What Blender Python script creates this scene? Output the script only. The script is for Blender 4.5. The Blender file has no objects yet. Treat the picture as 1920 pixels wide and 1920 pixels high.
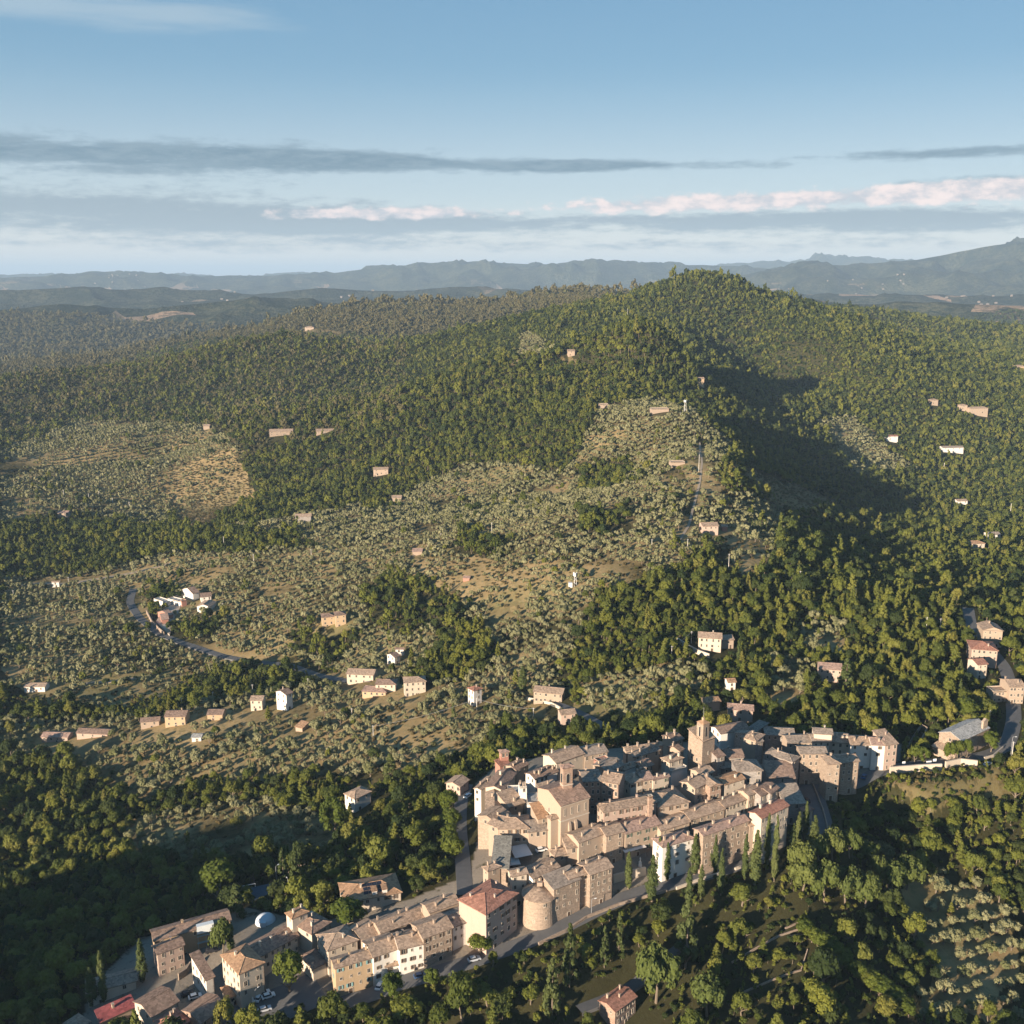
import bpy, bmesh, math, random
import numpy as np
from mathutils import Vector, Matrix
R = math.radians
random.seed(7); rng = np.random.default_rng(7)
scene = bpy.context.scene
COL = scene.collection

# ------------------------------------------------------------------ camera, sky, sun, exposure
F = 1925.0; CAM_H = 210.0; PITCH = R(13.0)          # focal length in pixels of the 1920 px picture
SUN_AZ, SUN_EL = R(41), R(12.5)                      # azimuth: how far left of straight behind the camera
cam_d = bpy.data.cameras.new('camera'); cam = bpy.data.objects.new('camera', cam_d); COL.objects.link(cam)
cam.location = (0, 0, CAM_H); cam.rotation_euler = (R(90) - PITCH, 0, 0)
cam_d.sensor_fit = 'HORIZONTAL'; cam_d.sensor_width = 36; cam_d.lens = 36 * F / 1920
cam_d.clip_start = 1; cam_d.clip_end = 120000
scene.camera = cam
sun_d = bpy.data.lights.new('sun', 'SUN'); sun = bpy.data.objects.new('sun', sun_d); COL.objects.link(sun)
sun_d.energy = 5.0; sun_d.angle = R(0.5); sun_d.color = (1.0, 0.84, 0.66)
S = Vector((-math.sin(SUN_AZ) * math.cos(SUN_EL), -math.cos(SUN_AZ) * math.cos(SUN_EL), math.sin(SUN_EL)))
sun.rotation_euler = S.to_track_quat('Z', 'Y').to_euler()
scene.view_settings.view_transform = 'Standard'; scene.view_settings.look = 'None'
scene.view_settings.gamma = 1; scene.view_settings.use_curve_mapping = False
scene.view_settings.exposure = 1.48
scene.cycles.max_bounces = 4; scene.cycles.diffuse_bounces = 2; scene.cycles.volume_bounces = 0
scene.cycles.transmission_bounces = 2; scene.cycles.glossy_bounces = 1
scene.cycles.use_denoising = True
SKY_STRENGTH = 0.05

class NT:
    """small helper that writes arithmetic as nodes"""
    def __init__(s, tree): s.t = tree; s.n = tree.nodes; s.l = tree.links
    def new(s, typ, **kw):
        n = s.n.new(typ)
        for k, v in kw.items(): setattr(n, k, v)
        return n
    def put(s, sock, v):
        if hasattr(v, 'is_linked'): s.l.new(v, sock)
        else: sock.default_value = v
    def m(s, op, a, b=0.0, c=None, clamp=False):
        n = s.new('ShaderNodeMath', operation=op, use_clamp=clamp)
        s.put(n.inputs[0], a); s.put(n.inputs[1], b)
        if c is not None: s.put(n.inputs[2], c)
        return n.outputs[0]
    def mr(s, v, a, b, c=0.0, d=1.0, smooth=True):
        n = s.new('ShaderNodeMapRange', interpolation_type='SMOOTHSTEP' if smooth else 'LINEAR')
        s.put(n.inputs['Value'], v); s.put(n.inputs['From Min'], a); s.put(n.inputs['From Max'], b)
        s.put(n.inputs['To Min'], c); s.put(n.inputs['To Max'], d)
        return n.outputs['Result']
    def mix(s, f, a, b, mode='MIX'):
        n = s.new('ShaderNodeMix', data_type='RGBA', blend_type=mode)
        s.put(n.inputs[0], f)
        s.put(n.inputs[6], a if hasattr(a, 'is_linked') else (*a[:3], 1)); s.put(n.inputs[7], b if hasattr(b, 'is_linked') else (*b[:3], 1))
        return n.outputs[2]
    def noise(s, vec, scale, detail=3.0, rough=0.5):
        n = s.new('ShaderNodeTexNoise'); s.l.new(vec, n.inputs['Vector']) if vec is not None else None
        n.inputs['Scale'].default_value = scale; n.inputs['Detail'].default_value = detail; n.inputs['Roughness'].default_value = rough
        return n.outputs['Fac']
    def xyz(s, x, y, z):
        n = s.new('ShaderNodeCombineXYZ'); s.put(n.inputs[0], x); s.put(n.inputs[1], y); s.put(n.inputs[2], z); return n.outputs[0]

def build_world():
    w = bpy.data.worlds.new('World'); scene.world = w; w.use_nodes = True
    T = NT(w.node_tree); T.n.clear()
    out = T.new('ShaderNodeOutputWorld'); bg = T.new('ShaderNodeBackground')
    sky = T.new('ShaderNodeTexSky', sky_type='NISHITA'); sky.sun_disc = False
    sky.sun_elevation = SUN_EL; sky.sun_rotation = math.atan2(S.x, S.y)
    sky.altitude = 400; sky.air_density = 1.0; sky.dust_density = 0.6; sky.ozone_density = 3.0
    tc = T.new('ShaderNodeTexCoord'); sp = T.new('ShaderNodeSeparateXYZ'); T.l.new(tc.outputs['Generated'], sp.inputs[0])
    deg = 180 / math.pi
    az = T.m('MULTIPLY', T.m('ARCTAN2', sp.outputs[0], sp.outputs[1]), deg)          # degrees, + to the right
    el = T.m('MULTIPLY', T.m('ARCSINE', sp.outputs[2]), deg)
    # cloud layers: (elevation centre, thickness, azimuth centre, azimuth half width, weight)
    def band(layers):
        tot = 0.0
        for e0, th, a0, aw, wt, tilt in layers:
            d = T.m('DIVIDE', T.m('SUBTRACT', T.m('SUBTRACT', el, e0), T.m('MULTIPLY', T.m('SUBTRACT', az, a0), tilt)), th)
            g = T.m('EXPONENT', T.m('MULTIPLY', T.m('MULTIPLY', d, d), -1.0))
            q = T.m('DIVIDE', T.m('SUBTRACT', az, a0), aw); q = T.m('EXPONENT', T.m('MULTIPLY', T.m('POWER', T.m('ABSOLUTE', q), 4.0), -1.0))
            tot = T.m('ADD', tot, T.m('MULTIPLY', T.m('MULTIPLY', g, q), wt))
        return tot
    wisp = T.noise(T.xyz(T.m('MULTIPLY', az, 0.10), T.m('MULTIPLY', el, 0.9), 0.0), 1.6, 8, 0.62)
    fine = T.noise(T.xyz(T.m('MULTIPLY', az, 0.7), T.m('MULTIPLY', el, 2.6), 3.0), 1.2, 8, 0.66)
    edge = T.m('ADD', T.m('MULTIPLY', wisp, 0.5), T.m('MULTIPLY', fine, 0.5))
    cover = T.mr(T.noise(T.xyz(T.m('MULTIPLY', az, 0.03), T.m('MULTIPLY', el, 0.5), 9.0), 1.0, 3), 0.5, 0.75)
    away = T.mr(T.m('ABSOLUTE', az), 34.0, 50.0)                                       # the same kind of streaks go on all round
    belt = T.m('MULTIPLY', T.m('MULTIPLY', T.mr(el, 1.0, 3.0), T.mr(el, 9.0, 6.0)), T.m('MULTIPLY', cover, away))
    grey = band([(5.85, 1.0, -25, 19, 1.05, -0.006), (5.75, 0.45, -4, 10, 0.9, -0.02), (5.6, 0.3, 8, 7, 0.75, -0.01), (3.35, 1.0, -24, 21, 1.0, -0.016), (2.7, 0.55, 2, 26, 0.85, 0.012),
                 (5.85, 0.34, 24, 9, 0.95, 0.0), (4.6, 0.25, 25, 7, 0.7, 0.02), (1.5, 0.5, -2, 32, 0.6, 0.0), (2.5, 0.6, 24, 14, 0.7, 0.0)])
    grey = T.mr(T.m('ADD', T.m('ADD', grey, T.m('MULTIPLY', belt, 0.7)), T.m('MULTIPLY', T.m('SUBTRACT', edge, 0.5), 2.6)), 0.34, 0.98)
    puffn = T.noise(T.xyz(T.m('MULTIPLY', az, 0.75), T.m('MULTIPLY', el, 1.5), 7.0), 1.2, 6, 0.55)
    puff = band([(3.8, 0.55, 16, 15, 1.35, 0.018), (3.2, 0.40, -7, 6, 1.3, 0.005), (4.3, 0.4, 27, 7, 0.9, 0.02)])
    puff = T.mr(T.m('ADD', puff, T.m('MULTIPLY', T.m('SUBTRACT', puffn, 0.5), 2.2)), 0.5, 1.15)
    high = band([(12.3, 0.9, -22, 11, 1.15, 0.01), (14.2, 0.7, -20, 16, 0.7, 0.02)])
    high = T.m('MULTIPLY', T.mr(T.m('ADD', high, T.m('MULTIPLY', T.m('SUBTRACT', wisp, 0.5), 1.6)), 0.25, 1.3), 0.55)
    k = 1.0 / SKY_STRENGTH / 2 ** scene.view_settings.exposure
    K = lambda r, g, b: (r * k, g * k, b * k)
    grad = T.mix(T.mr(el, 3.0, 11.0), K(0.62, 0.72, 0.78), K(0.255, 0.46, 0.63)); grad = T.mix(T.mr(el, 9.0, 24.0, smooth=False), grad, K(0.07, 0.245, 0.48))
    grad = T.mix(T.mr(el, 4.5, 0.0), grad, K(1.02, 0.95, 0.88)); c = T.mix(0.8, sky.outputs[0], grad)
    c = T.mix(high, c, K(0.50, 0.62, 0.70))
    c = T.mix(T.m('MULTIPLY', grey, 0.85), c, T.mix(T.mr(el, 5.2, 3.8), T.mix(T.mr(fine, 0.3, 0.7), K(0.13, 0.235, 0.32), K(0.25, 0.36, 0.44)), K(0.31, 0.40, 0.47)))
    c = T.mix(T.m('MULTIPLY', puff, 0.95), c, T.mix(T.mr(T.m('ADD', puffn, T.m('MULTIPLY', fine, 0.3)), 0.5, 0.85), K(0.60, 0.62, 0.67), K(1.12, 0.93, 0.87)))
    T.l.new(c, bg.inputs[0]); bg.inputs[1].default_value = SKY_STRENGTH
    T.l.new(bg.outputs[0], out.inputs[0])
build_world()

# ------------------------------------------------------------------ pixel <-> world
cp, sp_ = math.cos(PITCH), math.sin(PITCH)
def ray(px, py):
    u = (px - 960) / F; v = (960 - py) / F
    return np.array([u, cp + v * sp_, -sp_ + v * cp])
def proj(x, y, z):
    z = z - CAM_H
    d = y * cp - z * sp_; up = y * sp_ + z * cp
    d = np.maximum(d, 1e-3)
    return 960 + F * x / d, 960 - F * up / d, d
FR = {'g': (0, 0, 1), 'k1': (880, 1370, 9.6), 'k2': (1060, 1360, 9.6), 'k3': (1240, 1340, 9.6), 'k4': (1300, 1440, 9.6), 'c1': (820, 1320, 4.571), 'c2': (1140, 1300, 4.571),
      'c3': (1500, 1300, 4.571), 'c4': (540, 1560, 4.174), 'c5': (100, 1600, 4.174), 'c6': (980, 1560, 4.174), 'r1': (0, 1060, 3), 'r2': (560, 1060, 3),
      'r3': (1200, 900, 2.667), 'r4': (960, 480, 2), 'r5': (0, 480, 2)}
def G(fr, p):
    if isinstance(p[0], str): fr, p = p[0], p[1:]
    a, b, s = FR[fr]; return a + p[0] / s, b + p[1] / s

# ------------------------------------------------------------------ terrain
def vnoise(x, y, seed=0):
    xi = np.floor(x).astype(np.int64); yi = np.floor(y).astype(np.int64); fx = x - xi; fy = y - yi
    fx = fx * fx * fx * (fx * (fx * 6 - 15) + 10); fy = fy * fy * fy * (fy * (fy * 6 - 15) + 10)
    def h(a, b):
        n = (a * 374761393 + b * 668265263 + seed * 974711) & 0x7fffffff
        n = ((n ^ (n >> 13)) * 1274126177) & 0x7fffffff
        return ((n ^ (n >> 16)) & 0xffff) / 65535.0 * 2 - 1
    return (h(xi, yi) * (1 - fx) + h(xi + 1, yi) * fx) * (1 - fy) + (h(xi, yi + 1) * (1 - fx) + h(xi + 1, yi + 1) * fx) * fy
def fbm(x, y, seed=0, o=4):
    r = 0; a = 1.0
    for i in range(o): r = r + a * vnoise(x * 2 ** i, y * 2 ** i, seed + i); a *= 0.5
    return r
NEAR = [(620,1860,-8),(900,1780,-3),(1010,1745,0),(1150,1690,2),(1290,1640,4),(1450,1605,6),(1540,1560,4),(1060,1560,11),(1200,1500,13),(1350,1450,12),(1300,1420,11),
 (960,1480,7),(1010,1430,6),(1250,1390,9),(1420,1390,8),(1480,1380,8),(1650,1440,5),(1830,1400,6),(1900,1420,4),(1100,1385,1),(900,1430,-8),(1340,1230,12),(1320,1000,30),(1500,1200,10),
 (870,1560,-6),(700,1500,-20),(660,1640,-12),(480,1700,-14),(300,1650,-32),(340,1830,-13),(200,1860,-18),(100,1700,-44),(0,1900,-28),(400,1540,-40),(100,1500,-52),
 (330,1345,-40),(520,1310,-36),(700,1290,-24),(880,1310,-12),(1040,1310,-4),(350,1290,-52),(600,1240,-40),(200,1250,-50),(100,1350,-54),(340,1120,-46),(620,1160,-28),
 (800,1080,-6),(900,1200,-10),(1080,1090,16),(1200,1200,12),(1100,1250,2),(0,1100,-56),(100,960,-44),(550,1010,-20),(1400,1070,24),(1700,1120,8),(1880,1210,12),(1860,1300,8),
 (1700,1560,-10),(1850,1500,-5),(1580,1690,-10),(1680,1640,-15),(1750,1800,-27),(1900,1650,-22),(1900,1900,-33),(1400,1760,-9),(1200,1800,-11),(1140,1900,-17),(1470,1790,-13),
 (1600,1880,-24),(960,1890,-13),(700,1920,-14),(1300,1900,-19),(1600,1520,-4),(1760,1478,1),(1100,1735,-4),(1400,1650,-4),(480,1900,-12)]
FARP = [(1000,900,985),(1170,900,930),(1240,770,1110),(1365,865,880),(1285,775,1063),(1325,880,850),(1190,616,1330),(1230,622,1310),(1130,690,1290),(1250,680,1290),(1060,760,1180),(1300,640,1700),(1320,720,1350),(1400,770,1320),(1480,750,1500),(1380,670,1800),(1500,720,1720),
 (1300,519,2010),(1240,535,2000),(1370,526,2000),(1440,568,1980),(1180,557,2040),(1100,577,2050),(960,600,2000),(800,634,1980),(700,645,1950),(570,628,1950),(450,640,1980),(350,663,1960),(200,694,1900),(0,720,1850),
 (960,640,1690),(700,730,1650),(400,770,1670),(150,800,1620),(1060,655,1380),(900,690,1380),(700,765,1330),(500,805,1300),(300,850,1350),(800,900,1090),(600,900,1130),(300,930,1180),(0,830,1480),
 (1400,620,1860),(1500,650,1780),(1500,572,2100),(1600,606,2100),(1720,640,2030),(1900,700,1900),(1600,680,1700),(1750,690,1740),(1900,720,1760),(1430,700,1760),(1560,760,1560),
 (1700,740,1580),(1850,770,1580),(1680,830,1440),(1900,830,1490),(1560,840,1330),(1800,940,1220),(1900,960,1190),(1430,900,925),(1500,940,1010),(1620,940,1160),(1700,910,1250),(1600,870,1260),(1800,900,1330),(1860,1000,980),(1500,1000,850),(1700,1030,840),
 (1600,586,2600),(1750,606,2700),(1920,620,2650),(1850,654,2250),(1090,541,3000),(1180,551,2950),(1000,558,2900),(850,584,2800),(650,580,2900),(500,626,2750),(350,658,2650),(200,686,2550),(0,716,2450),
 (1100,566,2500)]
pts = []
for px, py, z in NEAR:
    d = ray(px, py); t = (z - CAM_H) / d[2]; pts.append((d[0] * t, d[1] * t, z))
for px, py, Y in FARP:
    d = ray(px, py); t = Y / d[1]; pts.append((d[0] * t, Y, CAM_H + d[2] * t))
# what the ridges hide, and the land outside the frame
pts += [(330,2450,40),(550,2450,20),(750,2400,10),(100,2500,90),(-150,2500,60),(-500,2450,20),(-900,2300,-40),(-1200,2200,-60),(1500,2400,-10),(1500,1800,30),(1300,1200,0),
        (300,3300,40),(700,3300,-20),(1200,3200,-30),(0,3600,-30),(-600,3600,-50),(-1200,3300,-60),(-1800,3000,-60),(-1800,2000,-60),(-1500,1200,-60),(-1100,700,-55),(-700,350,-30),
        (-500,0,-20),(0,-300,-40),(0,60,-60),(100,180,-42),(0,200,-34),(400,100,-60),(700,300,-60),(900,700,-20),(1000,1000,10),(2200,2500,-20),(2000,1500,0),(900,0,-60),(-900,-300,-40),(600,-500,-60),(185,1500,70),(280,1400,40),(320,1480,40),(250,1600,70),(-47,1500,66),(-250,2230,20),(-110,2230,42),(30,2260,70),(-420,2230,0),(-620,2200,-15),(-190,1480,42),(-380,1460,15),(-550,1450,-5)]
P = np.array(pts); SC = 1000.0
def tps_k(d2): return np.where(d2 > 1e-12, 0.5 * d2 * np.log(np.maximum(d2, 1e-12)), 0.0)
_n = len(P); A = np.zeros((_n + 3, _n + 3)); X = P[:, :2] / SC
A[:_n, :_n] = tps_k(((X[:, None] - X[None]) ** 2).sum(-1)) + np.eye(_n) * 2e-4
A[:_n, _n] = 1; A[:_n, _n + 1:] = X; A[_n, :_n] = 1; A[_n + 1:, :_n] = X.T
W_ = np.linalg.solve(A, np.concatenate([P[:, 2], [0, 0, 0]]))
MOUNT = [  # far ranges: distance, depth, silhouette (pixel x, pixel y)
 (4900, 500, [(-400,590),(0,585),(150,570),(300,578),(480,560),(700,572),(900,566),(1000,562),(1500,566),(1700,572),(2400,575)]),
 (7200, 700, [(-400,556),(0,548),(180,540),(330,543),(500,552),(620,541),(760,547),(900,541),(1000,545),(1500,556),(1700,553),(1920,556),(2400,552)]),
 (13500, 1300, [(-600,522),(0,522),(150,518),(265,511),(330,512),(400,520),(480,517),(560,514),(640,512),(700,505),(760,500),(820,498),(910,490),(1000,494),(1100,494),(1200,497),(1300,495),(1400,503),(1500,512),(2400,520)]),
 (11200, 1500, [(-600,560),(1200,560),(1400,506),(1450,500),(1560,496),(1680,486),(1760,473),(1840,456),(1910,444),(2000,437),(2200,450),(2600,500)]),
 (19500, 1600, [(-600,516),(1200,512),(1360,497),(1440,490),(1520,479),(1560,485),(1620,487),(1750,492),(2400,505)])]
def far_z(x, y):
    r = np.sqrt(x * x + y * y); a = np.arctan2(x, np.maximum(y, 1e-6))
    a = np.where(y <= 0, np.sign(x) * (np.pi / 2 + 0.3), a)
    z = -92 + 38 * fbm(x / 800, y / 450, 5, 4) + 20 * np.abs(fbm(x / 380, y / 420, 9, 3))
    for D, wd, sil in MOUNT:
        s = np.array(sil, float); sa = np.arctan((s[:, 0] - 960) / F / cp); zz = []
        for px, py in sil:
            d = ray(px, py); zz.append(CAM_H + d[2] / math.hypot(d[0], d[1]) * D)
        top = np.interp(a, sa, zz) + D * 0.0010 * fbm(a * 22.0, a * 0.0 + D, 77, 3)
        q = (r - D) / wd
        q = np.where(q < 0, q * 1.0, q * 0.7)
        spur = 1 + 0.7 * fbm(a * D / 1000.0, r / 900.0, 21, 4) * np.minimum(np.abs(q), 1.0)
        rg = 1 - np.abs(fbm(a * D / 520.0, r / 700.0, 33, 3)); spur = spur * (0.78 + 0.3 * rg)
        z = np.maximum(z, -75 + (top + 75) * np.exp(-np.abs(q) ** 1.6) * np.where(np.abs(q) < 0.03, 1.0, spur))
    return z
def terrain(x, y):
    x = np.asarray(x, float); y = np.asarray(y, float); sh = x.shape; x = x.ravel(); y = y.ravel()
    z = np.empty_like(x)
    for i in range(0, len(x), 20000):
        xs = x[i:i + 20000]; ys = y[i:i + 20000]
        near = (xs * xs + ys * ys) < 4400 ** 2
        zz = far_z(xs, ys)
        if near.any():
            xn = xs[near] / SC; yn = ys[near] / SC
            k = tps_k((xn[:, None] - X[None, :, 0]) ** 2 + (yn[:, None] - X[None, :, 1]) ** 2)
            t = k @ W_[:_n] + W_[_n] + W_[_n + 1] * xn + W_[_n + 2] * yn
            r = np.hypot(xs[near], ys[near])
            amp = np.clip((r - 520) / 900, 0, 1)
            t = t + amp * (7 * fbm(xs[near] / 240, ys[near] / 240, 3, 3)) + (1 - amp) * 0.5 * fbm(xs[near] / 30, ys[near] / 30, 4, 2)
            al = -0.8 * xs[near] - 0.6 * ys[near]; ac = 0.6 * xs[near] - 0.8 * ys[near]; lw = np.clip((180 - xs[near]) / 220, 0, 1) * np.clip((ys[near] - 880) / 250, 0, 1) * np.clip((2050 - ys[near]) / 200, 0, 1)
            t = t - lw * 15 * (1 - np.minimum(np.abs(vnoise(ac / 185 + 0.25 * vnoise(al / 300, ac / 300, 92), al / 1100, 91)) * 2.2, 1)) ** 1.5      # gullies running down to the left
            t = t + 93 * np.exp(-((xs[near] + 322) ** 2 + (ys[near] - 128) ** 2) / (2 * 80 ** 2))     # the hill left of the frame that shades the valley
            w = np.clip((r - 3000) / 1200, 0, 1); w = w * w * (3 - 2 * w)
            side = np.clip((np.abs(xs[near]) - 1500) / 900, 0, 1); w = np.maximum(w, side)
            back = np.clip((-ys[near] - 200) / 600, 0, 1); w = np.maximum(w, back)
            zz[near] = t * (1 - w) + zz[near] * w
        z[i:i + 20000] = zz
    return z.reshape(sh)
PADS = []      # (line of 3-D points, half width kept level, width of the slope beside it)
_terrain0 = terrain
def terrain(x, y):
    x = np.asarray(x, float); y = np.asarray(y, float); z = _terrain0(x, y)
    for L, hw, fall in PADS:
        bb = (x > L[:, 0].min() - hw - fall) & (x < L[:, 0].max() + hw + fall) & (y > L[:, 1].min() - hw - fall) & (y < L[:, 1].max() + hw + fall)
        if not np.any(bb): continue
        xs = x[bb]; ys = y[bb]; best = np.full(xs.shape, 1e9); zb = np.zeros(xs.shape)
        for a, b in zip(L[:-1], L[1:]):
            dx, dy = b[0] - a[0], b[1] - a[1]; t = np.clip(((xs - a[0]) * dx + (ys - a[1]) * dy) / (dx * dx + dy * dy + 1e-9), 0, 1)
            dd = np.hypot(xs - a[0] - t * dx, ys - a[1] - t * dy); k = dd < best; best = np.where(k, dd, best); zb = np.where(k, a[2] + t * (b[2] - a[2]), zb)
        w = np.clip(1 - (best - hw) / fall, 0, 1); w = w * w * (3 - 2 * w)
        if z.ndim == 0: z = z + (zb - z) * w; z = z.reshape(())
        else: z[bb] = z[bb] + (zb - z[bb]) * w
    return z
def at_z(px, py, z):
    d = ray(px, py); t = (z - CAM_H) / d[2]; return np.array([d[0] * t, d[1] * t, z])
def line_z(pts, step=4.0):
    p = [at_z(*q) for q in pts]; out = []
    for a, b in zip(p[:-1], p[1:]):
        n = max(1, int(np.hypot(*(b - a)[:2]) / step)); out += [a + (b - a) * k / n for k in range(n)]
    out = np.array(out + [p[-1]])
    for _ in range(5): out[1:-1] = (out[:-2] + 2 * out[1:-1] + out[2:]) / 4
    return out
R1 = line_z([(600,1882,-9),(700,1858,-7),(800,1830,-5),(900,1798,-3.5),(985,1768,-1.5),(1040,1748,-0.5),(1100,1714,0.5),(1150,1690,1.5),(1215,1668,2.5),(1290,1650,3.5),(1350,1632,4.5),(1420,1612,5),(1452,1600,5.5)])
R2 = line_z([(1585,1478,3),(1625,1462,4),(1665,1442,5),(1720,1432,6),(1780,1428,6.5),(1850,1418,7),(1890,1398,7.5),(1902,1350,8.5),(1898,1300,9),(1885,1250,10),(1850,1210,12),(1822,1180,13),(1815,1140,14)])
R3 = line_z([(1496,1430,8),(1508,1462,7),(1522,1500,6),(1533,1540,5.5),(1540,1568,5)])
R4 = line_z([(385,1895,-14),(470,1905,-12),(560,1872,-10.5),(600,1850,-9.5)])
PADS += [(R1, 6.5, 14.0), (R2, 5.0, 12.0), (R3, 7.0, 10.0), (R4, 12.0, 16.0)]
PADS.append((line_z([(1700,1440,5.5),(1760,1420,6.5),(1810,1405,7.0)]), 14.0, 12.0))
def hit(px, py, h=0.0):
    """the point h metres above the ground on the line of sight"""
    d = ray(px, py); d = d / d[1]
    ys = np.concatenate([np.arange(150, 800, 3.0), np.arange(800, 4000, 8.0), np.arange(4000, 40000, 60.0)])
    g = CAM_H + d[2] * ys - terrain(d[0] * ys, ys) - h
    k = np.argmax(g < 0) if (g < 0).any() else len(ys) - 1
    k = max(k, 1); t = g[k - 1] / (g[k - 1] - g[k] + 1e-9); y = ys[k - 1] + t * (ys[k] - ys[k - 1])
    return np.array([d[0] * y, y, CAM_H + d[2] * y])

# ------------------------------------------------------------------ materials
MATS = {}
def newmat(name):
    m = bpy.data.materials.new(name); m.use_nodes = True; T = NT(m.node_tree); T.n.clear()
    out = T.new('ShaderNodeOutputMaterial'); b = T.new('ShaderNodeBsdfPrincipled')
    b.inputs['Specular IOR Level'].default_value = 0.2; b.inputs['Roughness'].default_value = 0.85
    T.l.new(b.outputs[0], out.inputs[0]); return m, T, b, out
def bump(T, b, h, strength=0.4, dist=0.1):
    n = T.new('ShaderNodeBump'); n.inputs['Strength'].default_value = strength; n.inputs['Distance'].default_value = dist
    T.l.new(h, n.inputs['Height']); T.l.new(n.outputs[0], b.inputs['Normal'])
def mat_plain(name, col, rough=0.85, var=0.15, scale=0.8, metal=0.0):
    if name in MATS: return MATS[name]
    m, T, b, _ = newmat(name); geo = T.new('ShaderNodeNewGeometry')
    n = T.noise(geo.outputs['Position'], scale, 5, 0.6)
    T.l.new(T.mix(n, [c * (1 - var) for c in col], [c * (1 + var) for c in col]), b.inputs['Base Color'])
    b.inputs['Roughness'].default_value = rough; b.inputs['Metallic'].default_value = metal
    MATS[name] = m; return m
def mat_wall(name, col, stone=False):
    key = 'wall_' + name
    if key in MATS: return MATS[key]
    m, T, b, _ = newmat(key); geo = T.new('ShaderNodeNewGeometry'); p = geo.outputs['Position']; oi = T.new('ShaderNodeObjectInfo')
    big = T.noise(p, 0.18, 4, 0.6); mid = T.noise(p, 1.1, 5, 0.65)
    str_ = T.new('ShaderNodeMapping'); T.l.new(p, str_.inputs[0]); str_.inputs['Scale'].default_value = (1.2, 1.2, 0.12)
    drip = T.noise(str_.outputs[0], 1.0, 4, 0.6)
    c = T.mix(mid, [x * 0.74 for x in col], [min(1, x * 1.2) for x in col])
    c = T.mix(T.m('MULTIPLY', T.mr(drip, 0.48, 0.75), 0.35), c, [x * 0.6 for x in col])
    c = T.mix(T.m('MULTIPLY', T.mr(big, 0.5, 0.8), 0.35), c, (col[0] * 0.8, col[1] * 0.72, col[2] * 0.62))
    c = T.mix(0.5, c, T.mix(oi.outputs['Random'], [x * 0.8 for x in col], [min(1, x * 1.15) for x in col]))
    if stone:
        v = T.new('ShaderNodeTexVoronoi'); mp = T.new('ShaderNodeMapping'); T.l.new(p, mp.inputs[0]); mp.inputs['Scale'].default_value = (1.6, 1.6, 2.8)
        T.l.new(mp.outputs[0], v.inputs['Vector']); v.inputs['Scale'].default_value = 1.0
        hs = T.new('ShaderNodeSeparateColor'); T.l.new(v.outputs['Color'], hs.inputs[0])
        c = T.mix(0.45, c, T.mix(hs.outputs[0], [x * 0.55 for x in col], [min(1, x * 1.35) for x in col]))
        bump(T, b, v.outputs['Distance'], 0.5, 0.12)
    else: bump(T, b, mid, 0.25, 0.05)
    T.l.new(c, b.inputs['Base Color']); MATS[key] = m; return m
def mat_roof(name, col, var=1.0):
    key = 'roof_' + name
    if key in MATS: return MATS[key]
    m, T, b, _ = newmat(key); geo = T.new('ShaderNodeNewGeometry'); p = geo.outputs['Position']; oi = T.new('ShaderNodeObjectInfo')
    tc = T.new('ShaderNodeTexCoord'); o = tc.outputs['Object']
    v = T.new('ShaderNodeTexVoronoi'); T.l.new(o, v.inputs['Vector']); v.inputs['Scale'].default_value = 1.5
    hs = T.new('ShaderNodeSeparateColor'); T.l.new(v.outputs['Color'], hs.inputs[0])
    big = T.noise(p, 0.25, 5, 0.6); med = T.noise(o, 1.6, 5, 0.7)
    c = T.mix(hs.outputs[0], [x * (1 - 0.55 * var) for x in col], [min(1, x * (1 + 0.55 * var)) for x in col])
    c = T.mix(T.m('MULTIPLY', T.mr(med, 0.45, 0.7), 0.5 * var), c, (col[0] * 0.52, col[1] * 0.55, col[2] * 0.58))
    c = T.mix(T.m('MULTIPLY', T.mr(big, 0.5, 0.72), 0.35), c, (col[0] * 0.9, col[1] * 1.05, col[2] * 1.05))
    c = T.mix(0.4, c, T.mix(oi.outputs['Random'], [x * 0.74 for x in col], [min(1, x * 1.14) for x in col]))
    w = T.new('ShaderNodeTexWave', wave_type='BANDS', bands_direction='X'); T.l.new(o, w.inputs['Vector']); w.inputs['Scale'].default_value = 1.3; w.inputs['Distortion'].default_value = 0.6
    hgt = T.m('ADD', T.m('MULTIPLY', w.outputs['Fac'], 0.6), med)
    bump(T, b, hgt, 0.6, 0.12)
    T.l.new(c, b.inputs['Base Color']); MATS[key] = m; return m
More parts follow.
